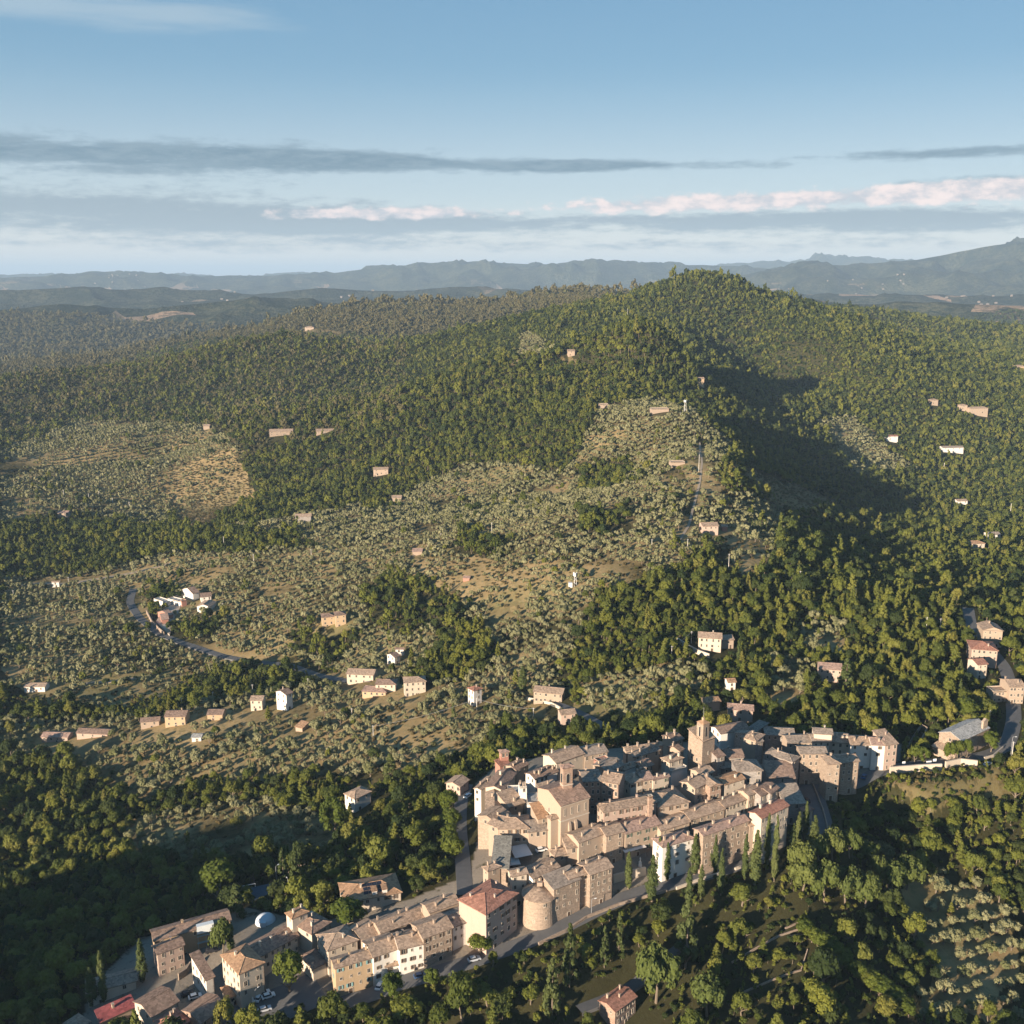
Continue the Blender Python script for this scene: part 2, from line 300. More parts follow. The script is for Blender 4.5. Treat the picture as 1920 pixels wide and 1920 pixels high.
def mat_leaf(name, cols, trans=0.22, patch=0.012):
    m, T, b, out = newmat(name); geo = T.new('ShaderNodeNewGeometry'); p = geo.outputs['Position']; oi = T.new('ShaderNodeObjectInfo')
    r = oi.outputs['Random']; big = T.noise(p, patch, 3, 0.6); sm = T.noise(p, 0.9, 3, 0.6)
    c = T.mix(T.mr(T.m('ADD', T.m('MULTIPLY', r, 0.6), T.m('MULTIPLY', T.m('SUBTRACT', big, 0.3), 1.0)), 0.25, 0.95), cols[0], cols[1])
    r2 = T.m('FRACT', T.m('MULTIPLY', r, 17.31))
    c = T.mix(T.mr(r2, 0.80, 1.0), c, cols[2])
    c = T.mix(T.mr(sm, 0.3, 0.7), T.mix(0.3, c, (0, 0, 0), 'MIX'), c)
    T.l.new(c, b.inputs['Base Color']); b.inputs['Roughness'].default_value = 0.7; b.inputs['Specular IOR Level'].default_value = 0.15
    tr = T.new('ShaderNodeBsdfTranslucent'); T.l.new(T.mix(0.4, c, (0.16, 0.2, 0.02)), tr.inputs[0])
    mx = T.new('ShaderNodeMixShader'); mx.inputs[0].default_value = trans; T.l.new(b.outputs[0], mx.inputs[1]); T.l.new(tr.outputs[0], mx.inputs[2])
    T.l.new(mx.outputs[0], out.inputs[0]); return m
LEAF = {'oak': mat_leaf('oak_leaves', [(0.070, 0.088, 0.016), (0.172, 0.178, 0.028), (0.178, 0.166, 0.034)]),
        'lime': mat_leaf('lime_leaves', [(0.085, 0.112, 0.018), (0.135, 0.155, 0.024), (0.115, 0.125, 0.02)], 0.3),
        'olive': mat_leaf('olive_leaves', [(0.198, 0.192, 0.092), (0.275, 0.258, 0.135), (0.145, 0.150, 0.058)], 0.12),
        'cypress': mat_leaf('cypress_needles', [(0.062, 0.080, 0.024), (0.098, 0.112, 0.034), (0.08, 0.09, 0.03)], 0.08),
        'pine': mat_leaf('pine_needles', [(0.075, 0.098, 0.022), (0.115, 0.130, 0.032), (0.09, 0.095, 0.035)], 0.12),
        'oakdark': mat_leaf('dark_oak_leaves', [(0.030, 0.046, 0.012), (0.064, 0.078, 0.018), (0.05, 0.062, 0.016)]), 'oakpale': mat_leaf('pale_oak_leaves', [(0.118, 0.134, 0.025), (0.182, 0.182, 0.034), (0.185, 0.172, 0.04)]),
        'heath': mat_leaf('heath_oak_leaves', [(0.105, 0.094, 0.040), (0.150, 0.126, 0.052), (0.10, 0.10, 0.036)], 0.1),
        'scrub': mat_leaf('scrub_leaves', [(0.10, 0.080, 0.035), (0.15, 0.110, 0.045), (0.08, 0.085, 0.03)], 0.1)}
BARK = mat_plain('bark', (0.16, 0.125, 0.09), 0.95, 0.3, 3.0)

def mat_ground():
    m, T, b, _ = newmat('ground_cover'); geo = T.new('ShaderNodeNewGeometry'); p = geo.outputs['Position']
    at = T.new('ShaderNodeAttribute', attribute_name='zone'); sep = T.new('ShaderNodeSeparateColor'); T.l.new(at.outputs['Color'], sep.inputs[0])
    grass, far, fld = sep.outputs[0], sep.outputs[1], sep.outputs[2]
    n1 = T.noise(p, 0.02, 6, 0.6); n2 = T.noise(p, 0.25, 6, 0.65); n3 = T.noise(p, 1.5, 4, 0.7); n4 = T.noise(p, 0.006, 5, 0.6)
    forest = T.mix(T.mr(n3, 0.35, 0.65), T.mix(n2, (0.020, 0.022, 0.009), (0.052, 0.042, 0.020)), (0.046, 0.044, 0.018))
    gold = T.mix(T.mr(n1, 0.35, 0.65), (0.215, 0.155, 0.072), (0.345, 0.245, 0.118))
    gold = T.mix(T.mr(n2, 0.45, 0.7), gold, (0.145, 0.125, 0.055))
    gold = T.mix(T.m('MULTIPLY', n3, 0.3), gold, (0.34, 0.25, 0.14))
    gold = T.mix(T.m('MULTIPLY', T.mr(n4, 0.5, 0.66), 0.55), gold, (0.12, 0.13, 0.045))
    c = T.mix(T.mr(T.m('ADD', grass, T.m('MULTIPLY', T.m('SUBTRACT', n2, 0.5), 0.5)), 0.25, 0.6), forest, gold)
    # far land: woods with fields
    nf = T.noise(p, 0.0045, 8, 0.7); nf2 = T.noise(p, 0.03, 5, 0.7)
    wood = T.mix(T.mr(nf, 0.35, 0.65), (0.014, 0.021, 0.013), (0.080, 0.078, 0.042)); wood = T.mix(T.mr(nf2, 0.42, 0.62), wood, (0.010, 0.018, 0.009))
    v = T.new('ShaderNodeTexVoronoi'); mp = T.new('ShaderNodeMapping'); T.l.new(p, mp.inputs[0]); mp.inputs['Scale'].default_value = (0.0048, 0.0021, 0.0)
    T.l.new(mp.outputs[0], v.inputs['Vector']); v.inputs['Scale'].default_value = 1.0; v.inputs['Randomness'].default_value = 1.0
    vs = T.new('ShaderNodeSeparateColor'); T.l.new(v.outputs['Color'], vs.inputs[0])
    fm = T.m('MULTIPLY', T.m('GREATER_THAN', T.m('ADD', vs.outputs[0], T.m('MULTIPLY', fld, 0.22)), 0.925), T.mr(nf2, 0.30, 0.48))
    gn = T.new('ShaderNodeSeparateXYZ'); T.l.new(geo.outputs['True Normal'], gn.inputs[0]); fm = T.m('MULTIPLY', T.m('MULTIPLY', fm, T.mr(nf, 0.36, 0.5)), T.mr(gn.outputs[2], 0.93, 0.975))
    ps = T.new('ShaderNodeSeparateXYZ'); T.l.new(p, ps.inputs[0]); fm = T.m('MULTIPLY', fm, T.mr(ps.outputs[2], 190.0, 60.0))
    field = T.mix(vs.outputs[1], (0.24, 0.17, 0.10), (0.40, 0.26, 0.17))
    farc = T.mix(fm, wood, field)
    c = T.mix(far, c, farc)
    pa = T.new('ShaderNodeAttribute', attribute_name='paved'); c = T.mix(T.m('MULTIPLY', pa.outputs['Fac'], T.mr(n2, 0.25, 0.45)), c, T.mix(n3, (0.16, 0.135, 0.11), (0.27, 0.23, 0.18)))
    T.l.new(c, b.inputs['Base Color']); b.inputs['Roughness'].default_value = 0.95; b.inputs['Specular IOR Level'].default_value = 0.05
    hh = T.m('ADD', T.m('MULTIPLY', n2, 0.5), T.m('MULTIPLY', n3, 0.15)); hh = T.m('ADD', hh, T.m('MULTIPLY', T.m('MULTIPLY', far, T.noise(p, 0.055, 3, 0.6)), 22.0))
    bump(T, b, hh, 0.7, 0.8); return m

# ------------------------------------------------------------------ object helpers
def setp(o, label=None, cat=None, group=None, kind=None):
    if label: o['label'] = label
    if cat: o['category'] = cat
    if group: o['group'] = group
    if kind: o['kind'] = kind
    return o
class MB:
    def __init__(s): s.v = []; s.f = []; s.mi = []
    def face(s, vs, mi=0):
        b = len(s.v); s.v += [tuple(v) for v in vs]; s.f.append(tuple(range(b, b + len(vs)))); s.mi.append(mi)
    def box(s, x0, y0, z0, x1, y1, z1, mi=0, bottom=True):
        b = len(s.v); s.v += [(x0,y0,z0),(x1,y0,z0),(x1,y1,z0),(x0,y1,z0),(x0,y0,z1),(x1,y0,z1),(x1,y1,z1),(x0,y1,z1)]
        fs = [(4,5,6,7),(0,1,5,4),(1,2,6,5),(2,3,7,6),(3,0,4,7)] + ([(3,2,1,0)] if bottom else [])
        for f in fs: s.f.append(tuple(b + i for i in f)); s.mi.append(mi)
    def prism(s, poly, z0, z1, mi=0, top=True):
        n = len(poly); b = len(s.v); s.v += [(p[0], p[1], z0) for p in poly] + [(p[0], p[1], z1) for p in poly]
        for i in range(n): s.f.append((b + i, b + (i + 1) % n, b + n + (i + 1) % n, b + n + i)); s.mi.append(mi)
        if top: s.f.append(tuple(b + n + i for i in range(n))); s.mi.append(mi)
    def tube(s, pts, rad, n=6, mi=0, cap=True):
        base = len(s.v); m = len(pts)
        for i, p in enumerate(pts):
            p = Vector(p); a = Vector(pts[max(i - 1, 0)]); c = Vector(pts[min(i + 1, m - 1)]); d = (c - a).normalized()
            u = d.cross(Vector((0, 0, 1)));  u = u.normalized() if u.length > 1e-3 else Vector((1, 0, 0)); w = d.cross(u)
            r = rad[i] if hasattr(rad, '__len__') else rad
            for k in range(n):
                t = 2 * math.pi * k / n; s.v.append(tuple(p + (u * math.cos(t) + w * math.sin(t)) * r))
        for i in range(m - 1):
            for k in range(n): s.f.append((base + i * n + k, base + i * n + (k + 1) % n, base + (i + 1) * n + (k + 1) % n, base + (i + 1) * n + k)); s.mi.append(mi)
        if cap: s.f.append(tuple(base + (m - 1) * n + k for k in range(n))); s.mi.append(mi)
    def mesh(s, name, mats):
        me = bpy.data.meshes.new(name); me.from_pydata(s.v, [], s.f)
        for m in (mats if isinstance(mats, (list, tuple)) else [mats]): me.materials.append(m)
        if any(s.mi): me.polygons.foreach_set('material_index', s.mi)
        me.update(); return me
    def obj(s, name, mats, parent=None, loc=(0, 0, 0), rz=0): return mobj(name, s.mesh(name, mats), parent, loc, rz)
def mobj(name, me, parent=None, loc=(0, 0, 0), rz=0):
    o = bpy.data.objects.new(name, me); COL.objects.link(o); o.location = loc; o.rotation_euler = (0, 0, rz)
    if parent is not None: o.parent = parent
    return o
def empty(name, loc, rz=0):
    o = bpy.data.objects.new(name, None); COL.objects.link(o); o.location = loc; o.rotation_euler = (0, 0, rz); o.empty_display_size = 1; return o

# ------------------------------------------------------------------ zones read off the slopes
def inpoly(px, py, poly):
    r = np.zeros(px.shape, bool); n = len(poly); j = n - 1
    for i in range(n):
        xi, yi = poly[i]; xj, yj = poly[j]
        c = ((yi > py) != (yj > py)) & (px < (xj - xi) * (py - yi) / (yj - yi + 1e-9) + xi); r ^= c; j = i
    return r
OLIVE = [[(0,850),(150,790),(400,800),(470,860),(700,960),(900,860),(1060,890),(1130,760),(1240,750),(1300,778),(1375,835),(1345,900),(1400,960),(1340,1010),(1240,1085),(1115,1110),(1110,1160),(1060,1240),(1050,1350),(930,1380),(800,1450),(700,1475),(540,1460),(250,1500),(0,1450)],
 [(1340,920),(1480,950),(1440,1060),(1400,1085),(1330,1010)], [(1490,1170),(1580,1170),(1590,1230),(1510,1225)], [(250,1540),(480,1500),(640,1540),(620,1600),(350,1620),(200,1600)], [(1100,1270),(1290,1240),(1330,1290),(1200,1340),(1080,1340)],
 [(1700,1640),(1800,1650),(1920,1720),(1920,1920),(1700,1920),(1740,1800),(1690,1720)], [(1450,1230),(1530,1240),(1500,1330),(1420,1320)], [(980,620),(1060,660),(1040,720),(960,700)], [(1530,790),(1600,780),(1720,890),(1600,890)]]
WOODS = [[(0,1300),(200,1330),(330,1295),(420,1250),(560,1240),(640,1262),(560,1292),(470,1305),(300,1345),(0,1360)],[(665,1105),(760,1080),(850,1110),(855,1165),(760,1200),(690,1170)],[(480,800),(640,800),(1060,650),(1180,700),(1130,760),(1050,885),(900,870),(760,905),(640,955),(480,985),(380,1000),(300,985),(430,920)],
 [(0,985),(120,965),(400,1000),(560,1000),(600,1030),(330,1042),(200,1072),(0,1090)],[(0,1425),(150,1440),(250,1500),(0,1500)],[(1080,880),(1180,860),(1190,900),(1090,930)],[(560,1180),(690,1190),(640,1240),(540,1220)],[(270,1110),(310,1090),(330,1110),(290,1160),(330,1170),(420,1160),(400,1200),(330,1195),(280,1160)],
 [(860,1150),(960,1240),(880,1280),(800,1290),(760,1270)],[(1080,960),(1180,950),(1170,1000),(1090,1000)],[(860,1000),(960,1010),(930,1050),(850,1040)]]
DRY = [[(750,1060),(860,1030),(1000,1080),(980,1130),(860,1130),(840,1090)],[(1290,870),(1340,870),(1370,930),(1310,960)],[(1370,1010),(1440,1020),(1420,1090),(1360,1080)],
       [(120,1320),(380,1240),(330,1310),(250,1345)],[(270,890),(440,850),(480,930),(360,990)],[(1040,690),(1110,690),(1110,680),(1060,665)],
       [(560,612),(650,622),(640,632),(560,625)],[(1340,870),(1420,880),(1600,950),(1480,960)],[(1640,1440),(1900,1440),(1880,1520),(1700,1500)],[(0,1330),(90,1290),(200,1290),(120,1340)],
       [(680,1320),(780,1310),(900,1420),(760,1440)]]
SCRUB = [[(240,900),(330,870),(440,845),(480,930),(380,990),(260,970)],[(0,720),(150,690),(250,700),(230,740),(0,800)]]
def zones(px, py):
    ol = np.zeros(px.shape, bool)
    for p in OLIVE: ol |= inpoly(px, py, p)
    for p in WOODS: ol &= ~inpoly(px, py, p)
    dr = np.zeros(px.shape, bool)
    for p in DRY: dr |= inpoly(px, py, p)
    sc = np.zeros(px.shape, bool)
    for p in SCRUB: sc |= inpoly(px, py, p)
    return ol, dr, sc

# ------------------------------------------------------------------ ground sheet
TOWN = [(890,1470),(935,1432),(1060,1412),(1260,1392),(1420,1385),(1500,1385),(1690,1395),(1690,1425),(1610,1460),(1500,1480),(1480,1530),(1440,1590),(1250,1640),(1150,1680),(1000,1760),(780,1835),(620,1870),(470,1900),(150,1930),(170,1850),(260,1760),(450,1700),(600,1730),(760,1690),(880,1640),(900,1560)]
def build_ground():
    az = np.concatenate([np.linspace(-180, -40, 50, endpoint=False), np.linspace(-40, 40, 560, endpoint=False), np.linspace(40, 180, 50, endpoint=False)])
    az = np.radians(az); rr = np.concatenate([[0], np.geomspace(60, 200, 12, endpoint=False), np.geomspace(200, 620, 330, endpoint=False), np.geomspace(620, 4500, 240, endpoint=False), np.geomspace(4500, 26000, 200), [40000, 60000]])
    na, nr = len(az), len(rr); AA, RR = np.meshgrid(az, rr[1:]); x = RR * np.sin(AA); y = RR * np.cos(AA); z = terrain(x, y)
    v = np.concatenate([[[0, 0, float(terrain(np.array([0.]), np.array([0.]))[0])]], np.stack([x, y, z], -1).reshape(-1, 3)])
    i = np.arange(nr - 2)[:, None]; j = np.arange(na)[None]; j2 = (j + 1) % na
    q = np.stack([1 + i * na + j, 1 + i * na + j2, 1 + (i + 1) * na + j2, 1 + (i + 1) * na + j], -1).reshape(-1, 4)[:, ::-1]
    tri = [(0, 1 + (k + 1) % na, 1 + k) for k in range(na)]
    me = bpy.data.meshes.new('hills'); me.from_pydata(v.tolist(), [], q.tolist() + tri)
    me.polygons.foreach_set('use_smooth', np.ones(len(me.polygons), bool))
    px, py, d = proj(x, y, z); jk = 600 / np.maximum(RR, 350); ol, dr, sc = zones(px + 22 * jk * fbm(x / 28, y / 28, 71, 3), py + 10 * jk * fbm(x / 28, y / 28, 73, 3) + 9 * jk * fbm(x / 7, y / 7, 75, 2)); front = y > 100
    gr = np.where(ol & front, 0.5 + 0.22 * fbm(x / 45, y / 45, 31, 3), 0.06) + np.where(dr & front, 0.36, 0) + np.where(sc & front, 0.25, 0)
    far = np.clip((RR - 2700) / 900, 0, 1); fld = np.clip((px - 1150) / 500, 0, 1) * (y > 0) * (py > 495) + 0.12
    col = np.stack([np.clip(gr, 0, 1), far, np.clip(fld, 0, 1), np.ones_like(far)], -1).reshape(-1, 4)
    col = np.concatenate([[[0.1, 0, 0, 1]], col]).astype(np.float32)
    a = me.color_attributes.new('zone', 'FLOAT_COLOR', 'POINT'); a.data.foreach_set('color', col.ravel())
    pv = inpoly(px, py, TOWN) & front & (y < 560); a = me.attributes.new('paved', 'FLOAT', 'POINT'); a.data.foreach_set('value', np.concatenate([[0], pv.reshape(-1)]).astype(np.float32))
    me.materials.append(mat_ground()); o = bpy.data.objects.new('hills', me); COL.objects.link(o); setp(o, 'wooded and terraced hills with a valley', kind='structure')
    # skyline for each azimuth, used to leave out trees nobody can see
    el = (z - CAM_H) / RR; cm = np.maximum.accumulate(el, axis=0)
    return az, rr[1:], cm
HAZ, HRR, HCM = build_ground()
def seen(x, y, ztop, margin=0.004):
    a = np.arctan2(x, y); r = np.hypot(x, y)
    ia = np.clip(np.searchsorted(HAZ, a), 0, len(HAZ) - 1); ir = np.clip(np.searchsorted(HRR, r) - 2, 0, len(HRR) - 1)
    return (ztop - CAM_H) / r >= HCM[ir, ia] - margin
# ------------------------------------------------------------------ houses
WALLC = {'stone': ((0.300,0.228,0.172), True), 'tan': ((0.360,0.276,0.208), False), 'cream': ((0.480,0.405,0.320), False), 'white': ((0.620,0.575,0.515), False),
         'ochre': ((0.430,0.310,0.195), False), 'pink': ((0.410,0.300,0.240), False), 'brick': ((0.320,0.220,0.165), True), 'red': ((0.360,0.180,0.135), False), 'grey': ((0.27,0.24,0.215), True)}
ROOFC = {'tan': (0.345,0.246,0.175), 'brown': (0.245,0.165,0.122), 'red': (0.305,0.150,0.105), 'pink': (0.330,0.220,0.170), 'grey': (0.265,0.21,0.165), 'green': (0.19,0.178,0.152),
         'orange': (0.340,0.205,0.120), 'crimson': (0.290,0.080,0.075), 'church': (0.330,0.215,0.155), 'pale': (0.33,0.32,0.30)}
def MW(c): return mat_wall(c, *WALLC[c])
def MR(c): return mat_roof(c, ROOFC[c])
GLASS = mat_plain('window_glass', (0.030, 0.032, 0.036), 0.25, 0.2); FRAME = mat_plain('window_surround', (0.47, 0.40, 0.32), 0.8, 0.2)
SHUT = {'brown': mat_plain('brown_shutters', (0.115, 0.075, 0.05)), 'green': mat_plain('green_shutters', (0.07, 0.11, 0.08)), 'teal': mat_plain('teal_shutters', (0.20, 0.36, 0.36)), 'grey': mat_plain('grey_shutters', (0.22, 0.21, 0.2))}
WOOD = mat_plain('dark_door_wood', (0.10, 0.065, 0.045)); METAL = mat_plain('dull_metal', (0.30, 0.30, 0.30), 0.5, 0.1); PALE = mat_plain('pale_concrete', (0.62, 0.60, 0.56), 0.85, 0.12)
WCACHE = {}
def window_meshes(w, h, shut):
    k = (round(w, 2), round(h, 2), shut)
    if k in WCACHE: return WCACHE[k]
    fr = MB(); t = 0.11
    fr.box(-w/2-t, -0.09, -h/2-t, -w/2, 0.0, h/2+t); fr.box(w/2, -0.09, -h/2-t, w/2+t, 0.0, h/2+t)
    fr.box(-w/2, -0.09, h/2, w/2, 0.0, h/2+t); fr.box(-w/2-t, -0.17, -h/2-t-0.08, w/2+t, 0.0, -h/2-t)
    fr.box(-0.03, -0.06, -h/2, 0.03, -0.02, h/2); fr.box(-w/2, -0.06, -h/2-t, w/2, -0.02, -h/2)
    pn = MB(); pn.face([(-w/2, -0.025, -h/2), (w/2, -0.025, -h/2), (w/2, -0.025, h/2), (-w/2, -0.025, h/2)])
    sh = None
    if shut:
        pass
    WCACHE[k] = (fr.mesh('window', FRAME), pn.mesh('pane', GLASS), sh); return WCACHE[k]
SCACHE = {}
def shutter_mesh(w, h, shut):
    k = (round(w, 2), round(h, 2), shut)
    if k not in SCACHE:
        m = MB(); m.box(-w*0.25, -0.14, -h/2, w*0.25, -0.095, h/2); SCACHE[k] = m.mesh('shutter', SHUT[shut])
    return SCACHE[k]
def add_window(root, x, y, z, rz, w=0.9, h=1.35, shut=None, pane=True):
    f, p, s = window_meshes(w, h, shut); o = mobj('window', f, root, (x, y, z), rz); mobj('pane', p, o)
    if shut:
        for sx in (-1, 1): mobj('shutter', shutter_mesh(w, h, shut), o, (sx*(w*0.75+0.05), 0, 0))
def add_door(root, x, y, z, rz, w=1.2, h=2.2, arch=False):
    d = MB(); n = [(-w/2, 0), (w/2, 0), (w/2, h)]
    if arch: n = [(-w/2, 0), (w/2, 0)] + [(w/2*math.cos(t), h - w/2 + w/2*math.sin(t)) for t in np.linspace(0, math.pi, 9)]
    else: n += [(-w/2, h)]
    d.face([(a, -0.05, b) for a, b in n]); b0 = len(d.v); d.v += [(a, 0.0, b) for a, b in n]; m = len(n)
    for i in range(m): d.f.append((i, b0 + i, b0 + (i + 1) % m, (i + 1) % m)); d.mi.append(0)
    o = d.obj('door', WOOD if not arch else GLASS, root, (x, y, z), rz)
    e = MB(); t = 0.18
    if not arch: e.box(-w/2-t, -0.1, 0, -w/2, 0, h+t); e.box(w/2, -0.1, 0, w/2+t, 0, h+t); e.box(-w/2, -0.1, h, w/2, 0, h+t)
    else:
        out = [(-w/2-t, 0)] + [((w/2+t)*math.cos(a), h - w/2 + (w/2+t)*math.sin(a)) for a in np.linspace(math.pi, 0, 9)] + [(w/2+t, 0)]
        inn = [(-w/2, 0)] + [(w/2*math.cos(a), h - w/2 + w/2*math.sin(a)) for a in np.linspace(math.pi, 0, 9)] + [(w/2, 0)]
        for i in range(len(out)-1): e.face([(out[i][0], -0.1, out[i][1]), (inn[i][0], -0.1, inn[i][1]), (inn[i+1][0], -0.1, inn[i+1][1]), (out[i+1][0], -0.1, out[i+1][1])])
    e.obj('door_frame', FRAME, o)
    return o
def slab(mb, poly, t=0.2):
    """a roof plane with thickness; poly counter-clockwise seen from above"""
    mb.face(poly); low = [(p[0], p[1], p[2] - t) for p in poly]; mb.face(low[::-1]); n = len(poly)
    for i in range(n): mb.face([low[i], low[(i+1)%n], poly[(i+1)%n], poly[i]])
def roof_mesh(kind, W, D, h, p=0.33, o=0.45):
    """returns roof, wall-top polygons (gables), ridge cap, and a height function"""
    m = MB(); g = []; cap = MB(); dz = -o * p
    if kind == 'u':
        r = D/2*p; zf = lambda x, y: h + (D/2 - abs(y - D/2))*p
        slab(m, [(-o,-o,h+dz),(W+o,-o,h+dz),(W+o,D/2,h+r),(-o,D/2,h+r)]); slab(m, [(-o,D/2,h+r),(W+o,D/2,h+r),(W+o,D+o,h+dz),(-o,D+o,h+dz)])
        g = [[(0,0,h),(0,D/2,h+r-0.03),(0,D,h)], [(W,0,h),(W,D,h),(W,D/2,h+r-0.03)]]; cap.box(-o, D/2-0.16, h+r-0.02, W+o, D/2+0.16, h+r+0.1)
    elif kind == 'v':
        r = W/2*p; zf = lambda x, y: h + (W/2 - abs(x - W/2))*p
        slab(m, [(-o,D+o,h+dz),(-o,-o,h+dz),(W/2,-o,h+r),(W/2,D+o,h+r)]); slab(m, [(W/2,D+o,h+r),(W/2,-o,h+r),(W+o,-o,h+dz),(W+o,D+o,h+dz)])
        g = [[(0,0,h),(W,0,h),(W/2,0,h+r-0.03)], [(0,D,h),(W/2,D,h+r-0.03),(W,D,h)]]; cap.box(W/2-0.16, -o, h+r-0.02, W/2+0.16, D+o, h+r+0.1)
    elif kind == 'h':
        q = min(W, D)/2; r = (q+o)*p + dz; zf = lambda x, y: h + min(x, W-x, y, D-y)*p
        A,B,C,E = (-o,-o,h+dz),(W+o,-o,h+dz),(W+o,D+o,h+dz),(-o,D+o,h+dz)
        if W > D + 0.1: P0,P1 = (q,D/2,h+r),(W-q,D/2,h+r); fs = [[A,B,P1,P0],[B,C,P1],[C,E,P0,P1],[E,A,P0]]
        elif D > W + 0.1: P0,P1 = (W/2,q,h+r),(W/2,D-q,h+r); fs = [[A,B,P0],[B,C,P1,P0],[C,E,P1],[E,A,P0,P1]]
        else: P0 = P1 = (W/2,D/2,h+r); fs = [[A,B,P0],[B,C,P0],[C,E,P0],[E,A,P0]]
        for f in fs: slab(m, f)
        for a, b in ((A,P0),(B,P1 if W >= D else P0),(C,P1),(E,P0 if W >= D else P1)): cap.tube([a, b], 0.12, 4)
        if P0 != P1: cap.tube([P0, P1], 0.14, 4)
    elif kind == 's':
        r = D*p*0.8; zf = lambda x, y: h + y*p*0.8
        slab(m, [(-o,-o,h-o*p*.8),(W+o,-o,h-o*p*.8),(W+o,D+o,h+(D+o)*p*.8),(-o,D+o,h+(D+o)*p*.8)]); g = [[(0,0,h),(0,D,h+r-.03),(0,D,h)],[(W,0,h),(W,D,h),(W,D,h+r-.03)],[(W,D,h),(0,D,h),(0,D,h+r-.03),(W,D,h+r-.03)]]
    elif kind == 'l':
        r = W*p*0.8; zf = lambda x, y: h + x*p*0.8
        slab(m, [(-o,-o,h-o*p*.8),(W+o,-o,h+(W+o)*p*.8),(W+o,D+o,h+(W+o)*p*.8),(-o,D+o,h-o*p*.8)]); g = [[(0,0,h),(W,0,h),(W,0,h+r-.03)],[(0,D,h),(W,D,h+r-.03),(W,D,h)],[(W,0,h),(W,D,h),(W,D,h+r-.03),(W,0,h+r-.03)]]
    else:
        zf = lambda x, y: h; m.box(0.25, 0.25, h-0.6, W-0.25, D-0.25, h-0.35)
        for a in ((0,0,W,0.25),(0,D-0.25,W,D),(0,0.25,0.25,D-0.25),(W-0.25,0.25,W,D-0.25)): cap.box(a[0], a[1], h-0.02, a[2], a[3], h+0.12)
    return m, g, cap, zf
RECTS = []          # footprints, to keep trees off
def house(fr, N, Q, P, h, roof, wall, rcol, wr=(0, 0), wl=(0, 0), chim=0, label='', name='stone_house', cat='house', group=None, shut=None, door=True, pitch=0.33, ws=(0.9, 1.35), minw=2.5):
    n = G(fr, N); q = G(fr, Q); A = hit(n[0], n[1], h); z = A[2]; d = ray(*q); t = (z - CAM_H) / d[2]; B = np.array([d[0]*t, d[1]*t, z])
    if A[1] > 850: B = np.array([A[0] + (q[0] - n[0]) / F * (A[1] * cp - (z - CAM_H) * sp_), A[1] + (q[0] - n[0]) * 0.12 * A[1] / F, z])      # far off, the eaves line is read as lying across the view
    u = B[:2] - A[:2]; W = max(np.hypot(*u), minw); u = u / np.hypot(*u); v = np.array([-u[1], u[0]])
    if isinstance(P, tuple):
        pp = G(fr, P); d = ray(*pp); t = (z - CAM_H) / d[2]; C = np.array([d[0]*t, d[1]*t]); D = float(np.clip(np.dot(C - A[:2], v), 2.5, 60))
    else: D = P
    g = [float(terrain(A[0] + u[0]*a*W + v[0]*b*D, A[1] + u[1]*a*W + v[1]*b*D)) for a in (0, 1) for b in (0, 1)]
    base = z - h
    if A[1] > 850: base += float(np.clip(max(g) - 0.8 - base, 0, 2.0)); h *= 0.82; z = base + h       # on a slope that falls away the floor sits at the high corner
    drop = max(1.0, base - min(g) + 1.5)
    root = empty(name, (A[0], A[1], base), math.atan2(u[1], u[0])); setp(root, label, cat, group)
    rm, gab, cap, zf = roof_mesh(roof, W, D, h, pitch)
    w = MB(); w.prism([(0,0),(W,0),(W,D),(0,D)], -drop, h if roof != 'f' else h, top=False)
    if roof == 'f':
        for a in ((0,0,W,0.25),(0,D-0.25,W,D),(0,0.25,0.25,D-0.25),(W-0.25,0.25,W,D-0.25)): w.box(a[0], a[1], h-0.9, a[2], a[3], h-0.03)
    for f in gab: w.face(f)
    wo = w.obj('wall', MW(wall), root)
    ro = rm.obj('roof', MR(rcol), root)
    if cap.f: cap.obj('ridge_cap' if roof != 'f' else 'parapet_cap', MR(rcol) if roof != 'f' else FRAME, ro)
    if roof != 'f' and h > 4:       # eaves gutter along the front, downpipe at a corner
        gm = MB(); e = -0.45; gz = h - 0.45*pitch
        gm.box(-0.3, e-0.14, gz-0.2, W+0.3, e-0.02, gz-0.06)
        if roof != 'v': gm.box(W-0.22, -0.14, -min(drop, 1), W-0.1, -0.03, gz-0.2)
        gm.obj('gutter', mat_plain('copper_gutter', (0.13, 0.095, 0.075), 0.6), root)
    st = min(3.1, max(2.4, h / max(1, wr[0], wl[0])))
    rr_ = random.Random(hash((round(A[0], 1), round(A[1], 1))) & 0xffff)
    def rows(nr, nc, L, place):
        for i in range(nr):
            for j in range(nc):
                if nr * nc > 3 and rr_.random() < 0.07: continue
                a = (j + 0.5 + rr_.uniform(-0.12, 0.12)) * L / nc; zz = h - 1.5 - i * st
                if zz < 0.9: continue
                small = rr_.random() < 0.15
                place(a, zz, ws[0] * (0.7 if small else 1), ws[1] * (0.6 if small else 1), (shut if rr_.random() < 0.75 and not small and L / nc > 2.4 else None))
    rows(wr[0], wr[1], W, lambda a, zz, w_, h_, s: add_window(root, a, 0, zz, 0, w_*rr_.choice((.8,.8,1,1.15)), h_*rr_.choice((.85,1,1,1.2)), s))
    rows(wl[0], wl[1], D, lambda a, zz, w_, h_, s: add_window(root, 0, D - a, zz, -math.pi/2, w_*rr_.choice((.8,1,1)), h_*rr_.choice((.85,1,1.15)), s))
    if door and wr[1]: add_door(root, W * rr_.uniform(0.25, 0.75), 0, max(-0.2, -0.2), 0, arch=rr_.random() < 0.3)
